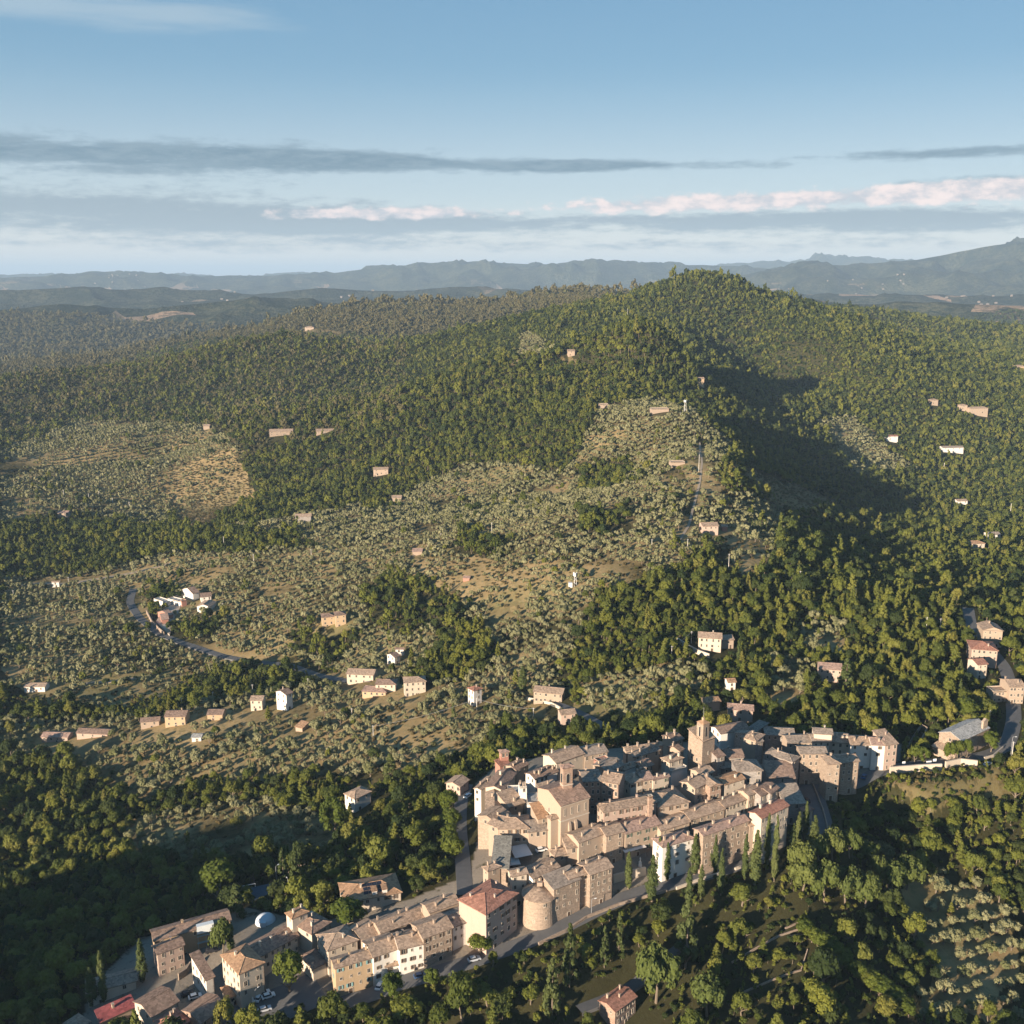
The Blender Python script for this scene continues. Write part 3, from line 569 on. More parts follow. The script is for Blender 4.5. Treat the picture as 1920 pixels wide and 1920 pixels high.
    for c in range(chim):
        cx = W * (c + 0.3 + 0.4*rr_.random()) / chim; cy = D * (0.5 + rr_.choice((-0.26, -0.12, 0.14, 0.28)))
        zt = zf(cx, cy); s = rr_.uniform(0.2, 0.33); ch = rr_.uniform(0.7, 1.3); m = MB()
        m.box(cx-s, cy-s*1.2, zt-0.5, cx+s, cy+s*1.2, zt+ch); m.box(cx-s-.1, cy-s*1.2-.1, zt+ch+.25, cx+s+.1, cy+s*1.2+.1, zt+ch+.4)
        for sx in (-1, 1): m.box(cx+sx*s-.08*(sx>0)-.0, cy-s, zt+ch, cx+sx*s+.08*(sx<0), cy+s, zt+ch+.25)
        m.obj('chimney', MW('tan' if wall in ('stone', 'brick', 'grey', 'white') else wall), ro)
    RECTS.append((A[0], A[1], u, v, W, D, z, h, group == OG or (group or '').startswith('buildings')))
    return root, W, D, zf
TG = 'stone houses of the walled hill town'; LG = 'houses along the lower street'; OG = 'scattered country houses'; RG = 'houses on the east road'
HL = [ # frame, near corner, right corner, left corner or depth, height, roof, wall, roof colour, windows right, windows left, chimneys, group, shutters, label
 ('k1',(570,390),(712,368),(462,372),11,'h','red','pink',(1,2),(1,1),0,TG,None,'small red brick belvedere turret with a hipped roof, beside the bright green tree'),
 ('k1',(555,630),(720,575),(380,600),6,'s','red','red',(1,1),(0,0),0,TG,None,'low red walled house at the foot of the red belvedere turret'),
 ('g',(1043.5,1430),(1094.9,1412),(1009.7,1418),10,'u','cream','tan',(1,2),(0,0),2,TG,None,'large cream gabled house with a plain long wall above the bell tower'),
 ('k1',(1185,865),(1590,720),(825,825),9,'u','white','brown',(2,5),(1,2),5,TG,None,'white gable house with five chimneys left of the church bell tower'),
 ('k1',(608,1065),(830,760),(278,1030),11,'u','cream','brown',(2,3),(0,0),2,TG,None,'cream gable ended house with a dark roof on the west edge of the old town'),
 ('k1',(210,1058),(430,850),(100,1024),13,'u','white','tan',(0,0),(2,1),2,TG,None,'tall narrow white house at the outermost west corner of the walls'),
 ('k1',(845,700),(1060,590),(600,650),9,'u','tan','brown',(1,2),(0,0),4,TG,None,'house with a dark purplish roof between the red turret and the white gable house'),
 ('k1',(608,1450),(597,1100),(300,1400),9,'u','tan','tan',(2,2),(0,0),1,TG,None,'long roofed house running back along the west wall above the corner house'),
 ('k1',(500,1655),(740,1490),(305,1420),11,'u','stone','tan',(0,0),(1,1),1,TG,None,'low tan roofed house behind the wide three window facade'),
 ('k1',(525,1740),(600,1690),(355,1660),12,'l','tan','tan',(0,0),(2,1),0,TG,None,'narrow tower like house left of the wide three window facade'),
 ('k1',(530,1750),(1070,1745),9,12,'h','tan','tan',(3,4),(0,0),2,TG,'brown','wide tan house with a hipped roof facing the little piazza'),
 ('k1',(700,1120),(1040,1110),6,10,'f','white','pale',(1,1),(0,0),0,TG,None,'flat pale terrace roof beside the white gable house'),
 ('k1',(910,1010),(1035,1000),3.5,14,'f','white','pale',(1,1),(0,0),3,TG,None,'white rooftop box with three slim chimneys'),
 ('k1',(720,1370),(985,1280),8,10,'s','tan','tan',(1,1),(0,0),1,TG,None,'tan mono pitch roof house below the pale terrace'),
 ('k1',(1040,1295),(1250,1290),8,8,'f','white','pale',(0,0),(0,0),0,TG,None,'pale flat courtyard terrace left of the church'),
 ('k1',(1330,1090),(1600,1010),(1245,1005),11,'s','tan','tan',(0,0),(0,1),1,TG,None,'sacristy with a pale tan lean-to roof below the bell tower'),
 ('k1',(1240,1575),(1420,1540),(1000,1420),11,'s','tan','orange',(1,1),(0,1),0,TG,None,'orange roofed house with a pale side wall left of the church buttresses'),
 ('k1',(1470,1590),(1640,1540),(1385,1545),13,'h','tan','tan',(0,0),(0,0),0,TG,None,'hip roofed side chapel built against the church corner'),
 ('k1',(1290,1310),(1460,1290),4.5,12,'h','tan','tan',(0,0),(0,0),0,TG,None,'small apse turret with a low roof left of the church'),
 ('k1',(1070,1815),(1400,1770),5,9,'s','tan','grey',(1,3),(0,0),0,TG,None,'low building over the dark archway beside the piazza'),
 ('k2',(345,545),(760,460),8,8,'u','tan','grey',(1,4),(0,0),2,TG,None,'long grey roofed house behind the cream gabled house'),
 ('k2',(1095,440),(1760,345),(890,405),9,'u','tan','tan',(0,0),(0,0),4,TG,None,'long house on the back wall with its west roof end in the sun'),
 ('k2',(1230,560),(1700,430),(1090,500),9,'u','tan','grey',(1,3),(0,0),4,TG,None,'dark roofed house in the shade below the long back wall house'),
 ('k2',(600,650),(800,590),(470,605),10,'f','red','pink',(0,0),(1,1),0,TG,None,'small orange walled roof terrace behind the curved facade'),
 ('k2',(760,830),(1050,700),(500,700),11,'u','stone','grey',(1,2),(0,0),2,TG,None,'broad grey roofed house behind the curved facade'),
 ('k2',(330,1005),(650,985),9,14,'u','brick','grey',(4,3),(0,0),2,TG,None,'curved brick palace in the shade of the church, left half'),
 ('k2',(652,985),(960,1040),9,14,'u','brick','tan',(4,3),(0,0),2,TG,None,'brick palace right half with a sunlit roof beside the church shadow'),
 ('k2',(1175,1035),(1400,975),(905,935),10,'h','cream','tan',(2,2),(2,4),1,TG,'brown','cream hip roofed corner house with a sunny west front'),
 ('k2',(1402,985),(1580,945),7,10,'u','tan','pink',(2,2),(0,0),3,TG,'brown','narrow tan house with a balcony next to the cream corner house'),
 ('k2',(1585,975),(1870,905),(1500,930),10,'u','cream','pink',(2,3),(0,0),2,TG,'green','pale yellow house with a pinkish roof at the end of its row'),
 ('k2',(1385,765),(1580,695),(1230,640),9,'u','tan','brown',(1,3),(0,0),2,TG,None,'house with three small windows behind the cream corner house'),
 ('k2',(1050,800),(1280,710),(900,760),9,'u','white','tan',(0,0),(0,0),1,TG,None,'low house with a curving white parapet behind the cream corner house'),
 ('k2',(690,1550),(1650,1370),(440,1425),11,'h','pink','tan',(3,8),(2,2),2,TG,'brown','longest pink plastered palace, right of the church'),
 ('g',(1235,1513),(1292,1502),11,10,'h','tan','tan',(2,4),(0,0),2,TG,'brown','hip roofed house with an L shaped roof, right of the pink palace'),
 ('k3',(490,1705),(650,1660),4,5,'s','tan','pink',(0,0),(0,0),0,TG,None,'tiny lean-to with a pinkish roof at the lane corner'),
 ('k3',(610,1320),(825,1210),(320,1215),12,'u','tan','tan',(2,2),(1,3),2,TG,None,'tan house with a recessed roof loggia and a long west wall'),
 ('k3',(710,1450),(890,1370),(520,1400),8,'s','cream','tan',(1,2),(1,2),0,TG,None,'cream front annex with a lean-to roof below the loggia house'),
 ('k3',(880,1290),(1080,1240),8,12,'v','brick','tan',(3,2),(0,0),1,TG,'brown','tall orange brick house with a gable end'),
 ('k3',(1145,1250),(1500,1140),(1000,1110),10,'u','cream','orange',(2,3),(1,1),1,TG,None,'cream house with a streaked orange roof below the tower'),
 ('k3',(720,1090),(950,1010),6,9,'u','tan','tan',(1,2),(0,0),1,TG,None,'small tan roofed house at the foot of the square tower'),
 ('k3',(150,850),(385,765),(-30,785),10,'h','cream','tan',(1,2),(1,3),2,TG,None,'cream hip roofed house left of the square tower'),
 ('k3',(330,645),(398,605),(130,565),8,'u','tan','brown',(1,1),(0,0),2,TG,None,'brown roofed house just left of the square tower'),
 ('k3',(235,475),(392,420),7,8,'u','tan','brown',(1,2),(0,0),3,TG,None,'house with a purplish roof at the back wall left of the square tower'),
 ('k3',(180,1020),(470,930),4,7,'f','white','pale',(0,0),(0,0),0,TG,None,'white railed roof terrace below the square tower'),
 ('k3',(1700,508),(1830,465),(945,435),10,'u','grey','grey',(1,1),(1,5),2,TG,None,'long shaded convent wing with five dark windows right of the tower'),
 ('k3',(1070,335),(1580,240),(930,205),9,'u','white','brown',(0,0),(2,2),0,TG,None,'dark red roofed hall behind the shaded convent'),
 ('k3',(1700,290),(1920,140),(1560,235),9,'h','grey','green',(1,2),(0,0),0,TG,None,'hall with a greenish slate coloured roof at the back of the town'),
 ('k3',(1700,470),(1850,350),(1420,405),11,'h','tan','tan',(1,1),(1,2),0,TG,None,'attic house with one sunlit roof corner on the convent'),
 ('k3',(1375,1000),(1815,990),9,11,'h','grey','grey',(3,3),(0,0),1,TG,None,'grey stone house with a rounded roof in the shade of the upper town'),
 ('k3',(1010,760),(1140,720),8,10,'s','grey','brown',(2,1),(0,0),0,TG,None,'narrow shaded house right of the square tower'),
 ('k3',(1180,770),(1490,750),8,8,'u','grey','brown',(1,2),(0,0),1,TG,None,'brown roofed house under the shaded convent'),
 ('k3',(1100,960),(1300,930),5,5,'s','grey','grey',(1,1),(0,0),0,TG,None,'low shed with creepers in the shaded court'),
 ('k3',(1150,1655),(1560,1500),(945,1545),10,'u','cream','tan',(2,6),(0,0),2,TG,None,'long cream house with a square roof opening above the main street'),
 ('k4',(1000,490),(1210,390),(860,370),10,'u','tan','tan',(2,3),(0,0),1,TG,None,'tan end house, east of the roof opening'),
 ('k3',(530,1880),(1140,1685),7.5,10,'u','tan','tan',(2,5),(0,0),2,TG,None,'long tan house with a stout round chimney in the middle row'),
 ('c2',(455,1172),(700,1095),7.5,10,'u','tan','tan',(2,3),(0,0),2,TG,None,'tan house in the middle row behind the pink hipped roof'),
 ('c2',(150,1195),(448,1115),8,11,'u','tan','pink',(3,4),(0,0),3,TG,'green','tan house with a cream awning over its terrace'),
 ('c1',(1450,1125),(1600,1085),7,12,'u','stone','tan',(3,2),(0,0),1,TG,None,'stone house left of the awning house'),
 ('c1',(1215,1182),(1448,1095),7,12,'u','tan','tan',(3,4),(0,0),2,TG,None,'tall plain house with small windows below the church wall'),
 ('c1',(1112,1230),(1215,1215),6,9,'s','tan','tan',(1,1),(0,0),0,TG,None,'low wing right of the church buttresses'),
 ('c1',(1010,1300),(1220,1245),(865,1272),7,'h','tan','tan',(1,2),(0,0),2,TG,None,'low house with a wide curved tan roof below the piazza'),
 ('c2',(468,1312),(735,1235),(342,1255),14,'h','white','pink',(3,3),(3,1),3,TG,'grey','white house with a pink hipped roof and an arched ground floor door'),
 ('k4',(180,1205),(1000,935),(60,1068),16,'u','stone','pink',(4,7),(1,1),4,TG,None,'long tall stone front with a pinkish roof above the cypresses'),
 ('k4',(1015,1032),(1170,1000),5,13,'s','tan','tan',(2,1),(0,0),0,TG,None,'narrow house with a balcony, left of the tall cream palace'),
 ('k4',(1230,895),(1715,665),(1050,768),17,'u','cream','red',(3,6),(0,0),2,TG,'grey','tall cream palace with a red tiled roof behind the cypresses'),
 ('c2',(1520,945),(1690,935),10,8,'s','grey','grey',(1,1),(0,0),0,TG,None,'grey shaded shed roof beside the curving east street'),
 ('c2',(1700,1010),(1760,985),(1640,985),9,'h','tan','red',(1,1),(1,1),0,TG,None,'little red roofed gatehouse beside the curving east street'),
 ('c2',(1312,875),(1392,835),6,10,'u','grey','brown',(3,2),(0,0),1,TG,None,'shaded terrace house, second from the east street'),
 ('c2',(1394,855),(1462,805),6,10,'u','grey','brown',(3,2),(0,0),1,TG,None,'shaded terrace house nearest the east street'),
 ('c2',(1580,585),(1642,540),(1362,495),13,'h','grey','grey',(3,1),(2,4),1,TG,None,'big grey hip roofed house with one sunlit corner at the bend'),
 ('c2',(1370,715),(1600,720),9,7,'s','grey','brown',(1,1),(0,0),0,TG,None,'broad brown roof in the shade under the big hip roofed house'),
 ('c2',(1350,350),(1600,358),8,8,'u','grey','grey',(1,4),(0,0),0,TG,None,'shaded house with a bluish roof at the top of the street'),
 ('c2',(1550,422),(1755,414),8,9,'u','tan','grey',(2,5),(0,0),2,RG,None,'shaded terrace house with five windows at the west end of the east row'),
 ('c3',(112,410),(262,408),8,10,'u','cream','grey',(2,3),(0,0),2,RG,None,'cream terrace house with three windows under a grey roof'),
 ('c3',(122,338),(278,348),6,13,'u','cream','grey',(0,0),(0,0),1,RG,None,'upper terrace house showing only its roof at the back of the row'),
 ('c3',(266,412),(430,424),10,10,'u','cream','tan',(2,3),(0,0),4,RG,None,'cream terrace house with four small chimneys'),
 ('c3',(435,432),(618,440),9,12,'u','white','tan',(2,2),(0,0),2,RG,None,'bright white terrace house catching the full sun'),
 ('c3',(620,436),(735,440),8,12,'u','white','pink',(2,1),(0,0),1,RG,'brown','white house with a single window and a dark shop front'),
 ('c3',(737,440),(836,425),9,12,'s','pink','tan',(4,2),(0,0),1,RG,None,'pinkish end house of the east row beside the car park'),
 ('c3',(10,512),(232,512),7,14,'u','stone','grey',(3,4),(0,0),0,RG,None,'rough stone house with three rows of windows below the east row'),
 ('c3',(240,602),(346,597),7,16,'h','stone','tan',(4,2),(0,0),1,RG,None,'tall stone tower house with one sunlit roof peak'),
 ('c3',(352,592),(506,575),7,14,'u','stone','tan',(3,3),(0,0),1,RG,None,'stone house with a terrace beside the tower house'),
 ('c1',(435,1427),(540,1385),(342,1412),10,'h','tan','tan',(1,1),(2,1),2,TG,None,'square tan house with a hipped roof at the lower west gate'),
 ('c1',(640,1472),(770,1445),(490,1442),12,'u','cream','tan',(3,2),(2,2),1,TG,None,'curved cream fronted house right of the lower west gate'),
 ('c1',(820,1490),(1045,1388),(722,1412),11,'u','white','tan',(2,5),(1,1),2,TG,None,'white gable house above the round tower'),
 ('c1',(880,1570),(1125,1490),6,9,'s','tan','red',(1,2),(0,0),4,TG,None,'lean-to with a dark red roof and small vents above the round tower'),
 ('c1',(1130,1492),(1300,1440),(1075,1425),13,'u','stone','tan',(3,3),(0,0),1,TG,None,'rough stone house right of the red lean-to'),
 ('c1',(1310,1458),(1500,1392),(1235,1355),13,'u','stone','tan',(3,4),(0,0),2,TG,'brown','last stone house of the row above the lower road'),
 ('c1',(1000,1582),(1225,1492),6,13,'s','stone','grey',(3,4),(0,0),1,TG,None,'rough stone front with a white banner right of the round tower'),
 ('c1',(605,1402),(632,1215),(478,1335),8,'l','stone','green',(1,2),(0,1),0,TG,None,'low house with a greenish roof along the west side of the piazza'),
 ('c4',(1550,640),(1795,475),(1262,572),15,'h','pink','red',(4,5),(0,0),3,LG,'brown','big four storey house with a pinkish red hipped roof by the round tower'),
 ('c4',(1110,625),(1335,545),(1030,562),9,'u','tan','tan',(0,0),(0,0),2,LG,None,'low tan roofed house behind the big four storey house'),
 ('c4',(1290,738),(1470,668),(1190,640),9,'u','white','grey',(2,4),(0,0),2,LG,'brown','white house with a grey roof, left of the big four storey house'),
 ('c4',(1060,825),(1285,742),(935,722),11,'u','stone','tan',(3,4),(0,0),1,LG,'brown','stone house with small balconies in the lower street'),
 ('c4',(730,785),(1105,648),(610,705),9,'u','tan','tan',(0,0),(0,0),5,LG,None,'long back row house with five chimneys behind the lower street'),
 ('c4',(590,852),(735,780),(465,748),9,'u','tan','tan',(0,0),(0,0),2,LG,None,'small back house beside the cream hip roofed house'),
 ('c4',(872,912),(1068,866),(760,805),10,'u','white','tan',(3,3),(0,0),4,LG,'brown','white house with a veranda in the lower street'),
 ('c4',(668,972),(870,902),(560,862),11,'u','white','tan',(3,3),(0,0),2,LG,'brown','white balconied house in the lower street'),
 ('c4',(765,1048),(912,1022),4,5,'s','white','tan',(1,2),(0,0),0,LG,'brown','small white porch house with a tiled lean-to roof at the roadside'),
 ('c4',(370,1058),(665,972),(312,992),11,'u','ochre','tan',(3,4),(2,1),3,LG,'teal','ochre end house with pale blue shutters at the foot of the street'),
 ('c4',(315,922),(545,838),(140,832),10,'h','cream','tan',(1,3),(2,4),1,LG,None,'cream house under a broad pyramid hip roof'),
 ('c4',(195,1062),(303,1010),(82,975),5,'h','cream','brown',(0,0),(0,0),0,LG,None,'low brown roofed garage in front of the cream pyramid roofed house'),
 ('c4',(185,792),(330,700),(10,725),9,'h','cream','brown',(1,2),(1,2),2,LG,None,'brown roofed house behind the cream pyramid roofed house'),
 ('c5',(1870,505),(1990,450),(1757,492),12,'h','cream','orange',(1,1),(1,1),2,LG,None,'cream house with an orange roof next to the small white dome'),
 ('c5',(1600,808),(1915,640),(1425,760),9,'u','cream','brown',(2,7),(0,0),3,LG,'brown','long cream house with a brown roof and two rows of windows'),
 ('c5',(1455,938),(1645,848),(1215,838),13,'h','cream','orange',(3,2),(3,5),1,LG,None,'three storey cream house with a tan hipped roof and dormer by the car park'),
 ('c5',(1365,1128),(1462,1090),(1245,1078),4,'h','cream','orange',(1,1),(1,1),0,LG,None,'small porch building with an orange hipped roof by the car park'),
 ('c5',(1195,985),(1250,960),(1010,882),8,'s','white','brown',(0,0),(2,4),0,LG,None,'white annex in the shade left of the three storey cream house'),
 ('c5',(790,680),(1385,512),(740,602),10,'u','ochre','brown',(1,5),(0,0),1,LG,None,'long ochre hall with a pale ridge at the edge of the dark wood'),
 ('c5',(815,782),(1020,708),(662,762),9,'u','pink','brown',(3,3),(1,2),1,LG,None,'pinkish wing with a brown roof in front of the ochre hall'),
 ('c5',(262,1085),(650,990),(212,1000),6,'u','cream','grey',(1,2),(0,0),0,LG,None,'cream barn with a purple grey roof behind three dark cypresses'),
 ('c5',(372,1312),(640,1192),(332,1255),6,'s','tan','crimson',(0,0),(0,0),1,LG,None,'crimson metal roofed house near the bottom left corner'),
 ('c5',(770,1272),(975,1152),(610,1170),6,'u','cream','brown',(0,0),(1,2),0,LG,None,'low gable house with a white stripe along its ridge'),
 ('c5',(1150,1322),(1345,1192),(965,1250),6,'u','brick','brown',(1,3),(0,0),0,LG,None,'brown roofed house at the bottom edge by the car park'),
 ('c5',(900,1400),(1060,1305),(760,1332),6,'h','brick','red',(0,0),(0,0),3,LG,None,'orange red roof with three chimneys cut by the bottom edge'),
 ('c5',(180,1385),(285,1315),(72,1335),5,'h','tan','tan',(0,0),(0,0),0,LG,None,'weathered tan roof in the bottom left corner'),
 ('c4',(440,545),(885,465),(282,418),7,'h','cream','orange',(1,6),(1,5),1,LG,'brown','broad villa with an orange hipped roof and solar panels'),
 ('g',(665,1497),(695,1483),(640,1490),7,'h','white','tan',(1,2),(1,2),0,OG,None,'lone white house in the olive grove west of the old town'),
 ('c1',(195,705),(268,645),(57,688),6,'u','pink','tan',(1,1),(1,3),0,OG,None,'small pink house beside the parked white car west of the walls'),
 ('c6',(725,1398),(885,1282),(556,1348),8,'u','brick','red',(2,4),(1,2),3,OG,None,'red roofed house with a balcony at the bottom of the picture'),
 ('r1',(926,850),(1042,848),9,7,'u','ochre','brown',(2,3),(0,0),1,OG,None,'ochre farmhouse with a brown roof below the dark stream wood'),
 ('r1',(1165,838),(1250,838),8,4,'u','ochre','brown',(1,1),(0,0),0,OG,None,'low barn with a timber front right of the ochre farmhouse'),
 ('r1',(790,880),(895,872),6,5,'u','tan','brown',(1,2),(0,0),0,OG,None,'small tan house left of the ochre farmhouse'),
 ('r1',(232,962),(378,966),7,4,'u','pink','pink',(1,4),(0,0),0,OG,None,'long low pink shed, leftmost of the sheds by the wood'),
 ('r1',(430,940),(605,948),7,4.5,'u','pink','brown',(1,3),(0,0),0,OG,None,'low pinkish shed with an orange end, second from the left'),
 ('r1',(1610,727),(1645,712),(1512,725),10,'u','white','brown',(1,1),(3,2),1,OG,None,'tall white gabled house beside the road above the stream wood'),
 ('r1',(1408,757),(1475,757),7,7,'u','cream','tan',(2,2),(0,0),0,OG,None,'small square cream house left of the tall white gabled house'),
 ('r1',(135,682),(250,682),7,4,'u','white','tan',(1,3),(0,0),0,OG,None,'long low white farm building in the left meadows'),
 ('r1',(290,87),(330,74),(232,86),6,'u','white','tan',(1,1),(1,2),0,OG,None,'white house beside a paved yard at the far left'),
 ('r1',(1078,966),(1130,966),5,3,'u','white','pale',(1,1),(0,0),0,OG,None,'white garden shed in the meadow below the ochre farmhouse'),
 ('r1',(1662,905),(1700,915),5,3,'s','tan','orange',(0,0),(0,0),0,OG,None,'orange roofed hut alone in the olive grove'),
 ('r2',(132,292),(203,286),8,8,'h','ochre','brown',(2,2),(0,0),0,OG,None,'ochre villa left block on the slope above the stream'),
 ('r2',(206,281),(266,276),8,9,'h','ochre','brown',(2,2),(0,0),0,OG,None,'ochre villa right block, taller than its neighbour'),
 ('r2',(545,470),(592,470),(472,462),5.5,'u','white','brown',(1,1),(1,2),0,OG,None,'white house with a dark roof, upper of the pair in the olives'),
 ('r2',(540,516),(570,506),(465,510),5,'u','white','brown',(1,1),(1,2),0,OG,None,'white house with a dark roof, lower of the pair in the olives'),
 ('r2',(270,608),(420,615),9,7.5,'u','cream','tan',(2,4),(0,0),0,OG,None,'large plain cream farmhouse beside the road bend'),
 ('r2',(432,668),(545,668),8,6.5,'h','cream','brown',(1,3),(0,0),0,OG,None,'cream house with a pinkish roof behind the yellow house'),
 ('r2',(357,705),(490,712),8,5,'h','ochre','pink',(1,4),(0,0),0,OG,None,'yellow single storey house at the edge of the olive grove'),
 ('r2',(595,658),(715,650),8,9,'h','cream','tan',(3,4),(0,0),0,OG,None,'three storey cream house among garden trees'),
 ('r2',(985,704),(1030,690),(912,700),9,'h','white','red',(2,1),(3,2),1,OG,None,'bright white house with a red roof and a bluish side'),
 ('r2',(1322,706),(1482,722),8,7.5,'u','tan','tan',(2,6),(0,0),1,OG,None,'long stone farmhouse above the roadside wall'),
 ('r2',(1478,838),(1558,830),6,6,'u','pink','tan',(1,2),(0,0),0,OG,None,'pink cottage below the long stone farmhouse'),
 ('r2',(925,70),(960,72),5,3,'u','red','pink',(0,0),(0,0),0,OG,None,'tiny reddish hut in the golden grass field'),
 ('r3',(315,230),(393,228),9,6,'u','pink','tan',(1,3),(0,0),0,OG,None,'pinkish villa with terraces on the ridge'),
 ('r3',(410,232),(438,232),5,3.5,'u','red','tan',(0,0),(0,0),0,OG,None,'small reddish outbuilding right of the ridge villa'),
 ('r3',(293,785),(408,792),9,8,'u','cream','tan',(2,4),(0,0),1,OG,None,'cream farmhouse above the curved garden wall'),
 ('r3',(410,800),(470,797),8,5,'u','tan','tan',(1,1),(0,0),0,OG,None,'low wing of the farmhouse above the curved garden wall'),
 ('r3',(897,940),(1010,948),9,7,'u','pink','pink',(2,4),(0,0),0,OG,None,'pink house with a pinkish roof among the trees east of town'),
 ('r3',(1718,748),(1815,752),11,10,'v','tan','tan',(2,4),(0,0),1,OG,None,'pale gable fronted house, topmost of the group at the right edge'),
 ('r3',(1660,842),(1790,852),13,9,'h','pink','red',(2,5),(0,0),1,OG,None,'large house with a bright red roof at the right edge'),
 ('r3',(1690,922),(1738,918),8,8,'u','cream','red',(2,2),(0,0),0,OG,None,'tall pale house below the bright red roof'),
 ('r3',(1850,1032),(1925,1032),10,9,'u','tan','tan',(3,4),(0,0),2,OG,None,'tan apartment house cut by the right edge'),
 ('r3',(1768,1056),(1848,1052),6,6,'f','tan','tan',(2,4),(0,0),0,OG,None,'roofless ruin with empty windows near the right edge'),
 ('r3',(338,1112),(402,1104),6,5,'u','tan','orange',(0,0),(0,0),0,OG,None,'orange roofed cottage in the trees above the square tower'),
 ('r3',(440,1142),(566,1152),7,6,'u','pink','pink',(1,3),(0,0),1,OG,None,'long pinkish house behind the town hall roofs'),
 ('r3',(1588,102),(1642,104),9,5,'u','white','tan',(1,2),(0,0),0,OG,None,'white house in the shadowed valley on the right'),
 ('r3',(1748,268),(1808,276),9,6,'u','white','grey',(1,2),(0,0),0,OG,None,'white gable end near the right edge in the shade'),
 ('r3',(1658,312),(1730,314),9,6,'h','cream','orange',(1,2),(0,0),0,OG,None,'cream house with an orange roof in front of the white gable'),
 ('r3',(442,1010),(480,1008),5,5,'u','white','orange',(1,1),(0,0),0,OG,None,'small white wayside chapel above the square tower'),
 ('r4',(1405,678),(1450,680),8,6,'u','white','red',(1,2),(0,0),0,OG,None,'white house with a red roof above the shadowed terraces'),
 ('r4',(1615,722),(1698,724),10,5,'u','white','grey',(1,3),(0,0),0,OG,None,'long white house in the shade at the right'),
 ('r4',(1573,542),(1600,543),9,7,'h','tan','tan',(1,1),(0,0),0,OG,None,'small cream house, westmost of the three in the right valley'),
 ('r4',(1683,562),(1710,563),9,7,'h','tan','tan',(1,1),(0,0),0,OG,None,'small cream house, middle of the three in the right valley'),
 ('r4',(1718,572),(1790,562),10,9,'h','tan','tan',(2,3),(0,0),0,OG,None,'larger cream house, eastmost of the three in the right valley'),
 ('r4',(1892,412),(1925,412),12,10,'h','ochre','tan',(1,2),(0,0),0,OG,None,'ochre house on the wooded slope at the far right edge'),
 ('r4',(598,778),(650,778),8,4,'f','tan','tan',(0,0),(0,0),0,OG,None,'low stone ruin beside the ridge track'),
 ('r4',(525,576),(590,576),9,5,'f','tan','tan',(0,0),(0,0),0,OG,None,'stone farm ruin left of the antenna mast'),
 ('r4',(330,556),(362,556),8,5,'f','tan','tan',(1,1),(0,0),0,OG,None,'stone ruin further left of the antenna mast'),
 ('r4',(210,358),(236,358),9,7,'u','tan','tan',(1,1),(0,0),0,OG,None,'pale house above a bare earth clearing on the knoll'),
 ('r4',(700,462),(722,462),8,7,'u','ochre','tan',(1,1),(0,0),0,OG,None,'ochre house in the wood beside the knoll'),
 ('r4',(262,98),(290,98),18,9,'h','tan','tan',(0,0),(0,0),0,OG,None,'pale building on top of the distant brown ridge'),
 ('r5',(1143,268),(1176,268),14,9,'h','tan','tan',(1,2),(0,0),0,OG,None,'tan farmhouse on the bare crest of the left spur'),
 ('r5',(1010,660),(1095,662),12,6.5,'u','stone','tan',(2,5),(0,0),1,OG,None,'cream convent among cypresses on the left slope'),
 ('r5',(1185,660),(1250,658),12,5,'u','stone','tan',(1,3),(0,0),0,OG,None,'tan annex right of the hillside convent'),
 ('r5',(1400,802),(1455,800),9,8,'u','tan','tan',(2,3),(0,0),0,OG,None,'tan farmhouse on the slope below the convent'),
 ('r5',(1470,904),(1505,900),9,5,'u','tan','tan',(0,0),(0,0),0,OG,None,'small house half hidden by olives'),
 ('r5',(1107,975),(1165,978),9,7,'u','grey','tan',(1,2),(0,0),0,OG,None,'grey stone house with a pointed gable in the olives'),
 ('r5',(215,960),(252,962),9,6,'u','tan','pink',(1,2),(0,0),0,OG,None,'cream house with a pink roof at the far left slope'),
 ('r5',(762,640),(785,640),10,5,'u','tan','tan',(0,0),(0,0),0,OG,None,'tiny pale house high on the left slope'),
 ('r5',(1547,1108),(1582,1108),9,4,'u','tan','pink',(0,0),(0,0),0,OG,None,'low cream house with a pinkish roof among mid slope olives'),
 ('r1',(1085,158),(1120,150),(1015,135),6,'u','white','brown',(0,0),(1,2),0,'buildings of the hillside cemetery',None,'white cemetery chapel with an arched front'),
 ('r1',(1130,178),(1188,172),10,5,'u','white','brown',(1,2),(0,0),0,'buildings of the hillside cemetery',None,'white cemetery hall right of the chapel'),
 ('r1',(1180,232),(1215,205),(1140,205),4,'u','white','tan',(0,0),(0,0),0,'buildings of the hillside cemetery',None,'white lean-to at the east end of the cemetery'),
 ('r1',(1018,205),(1050,195),(975,175),4,'f','white','pale',(0,0),(0,0),0,'buildings of the hillside cemetery',None,'white row of burial niches left of the chapel'),
 ('r1',(940,210),(975,200),(905,175),4,'f','white','pale',(0,0),(0,0),0,'buildings of the hillside cemetery',None,'grey and white burial row nearest the cemetery trees'),
 ('r1',(1022,200),(1048,195),4,5,'f','red','pink',(0,0),(0,0),0,'buildings of the hillside cemetery',None,'small brick tomb in the cemetery court'),
 ('r1',(910,305),(948,300),(884,275),5,'u','red','pink',(0,0),(0,2),0,'buildings of the hillside cemetery',None,'reddish house on the lower cemetery terrace'),
 ('r1',(950,280),(975,272),(925,250),4,'u','red','pink',(0,0),(0,0),0,'buildings of the hillside cemetery',None,'reddish shed behind the reddish cemetery house'),
]
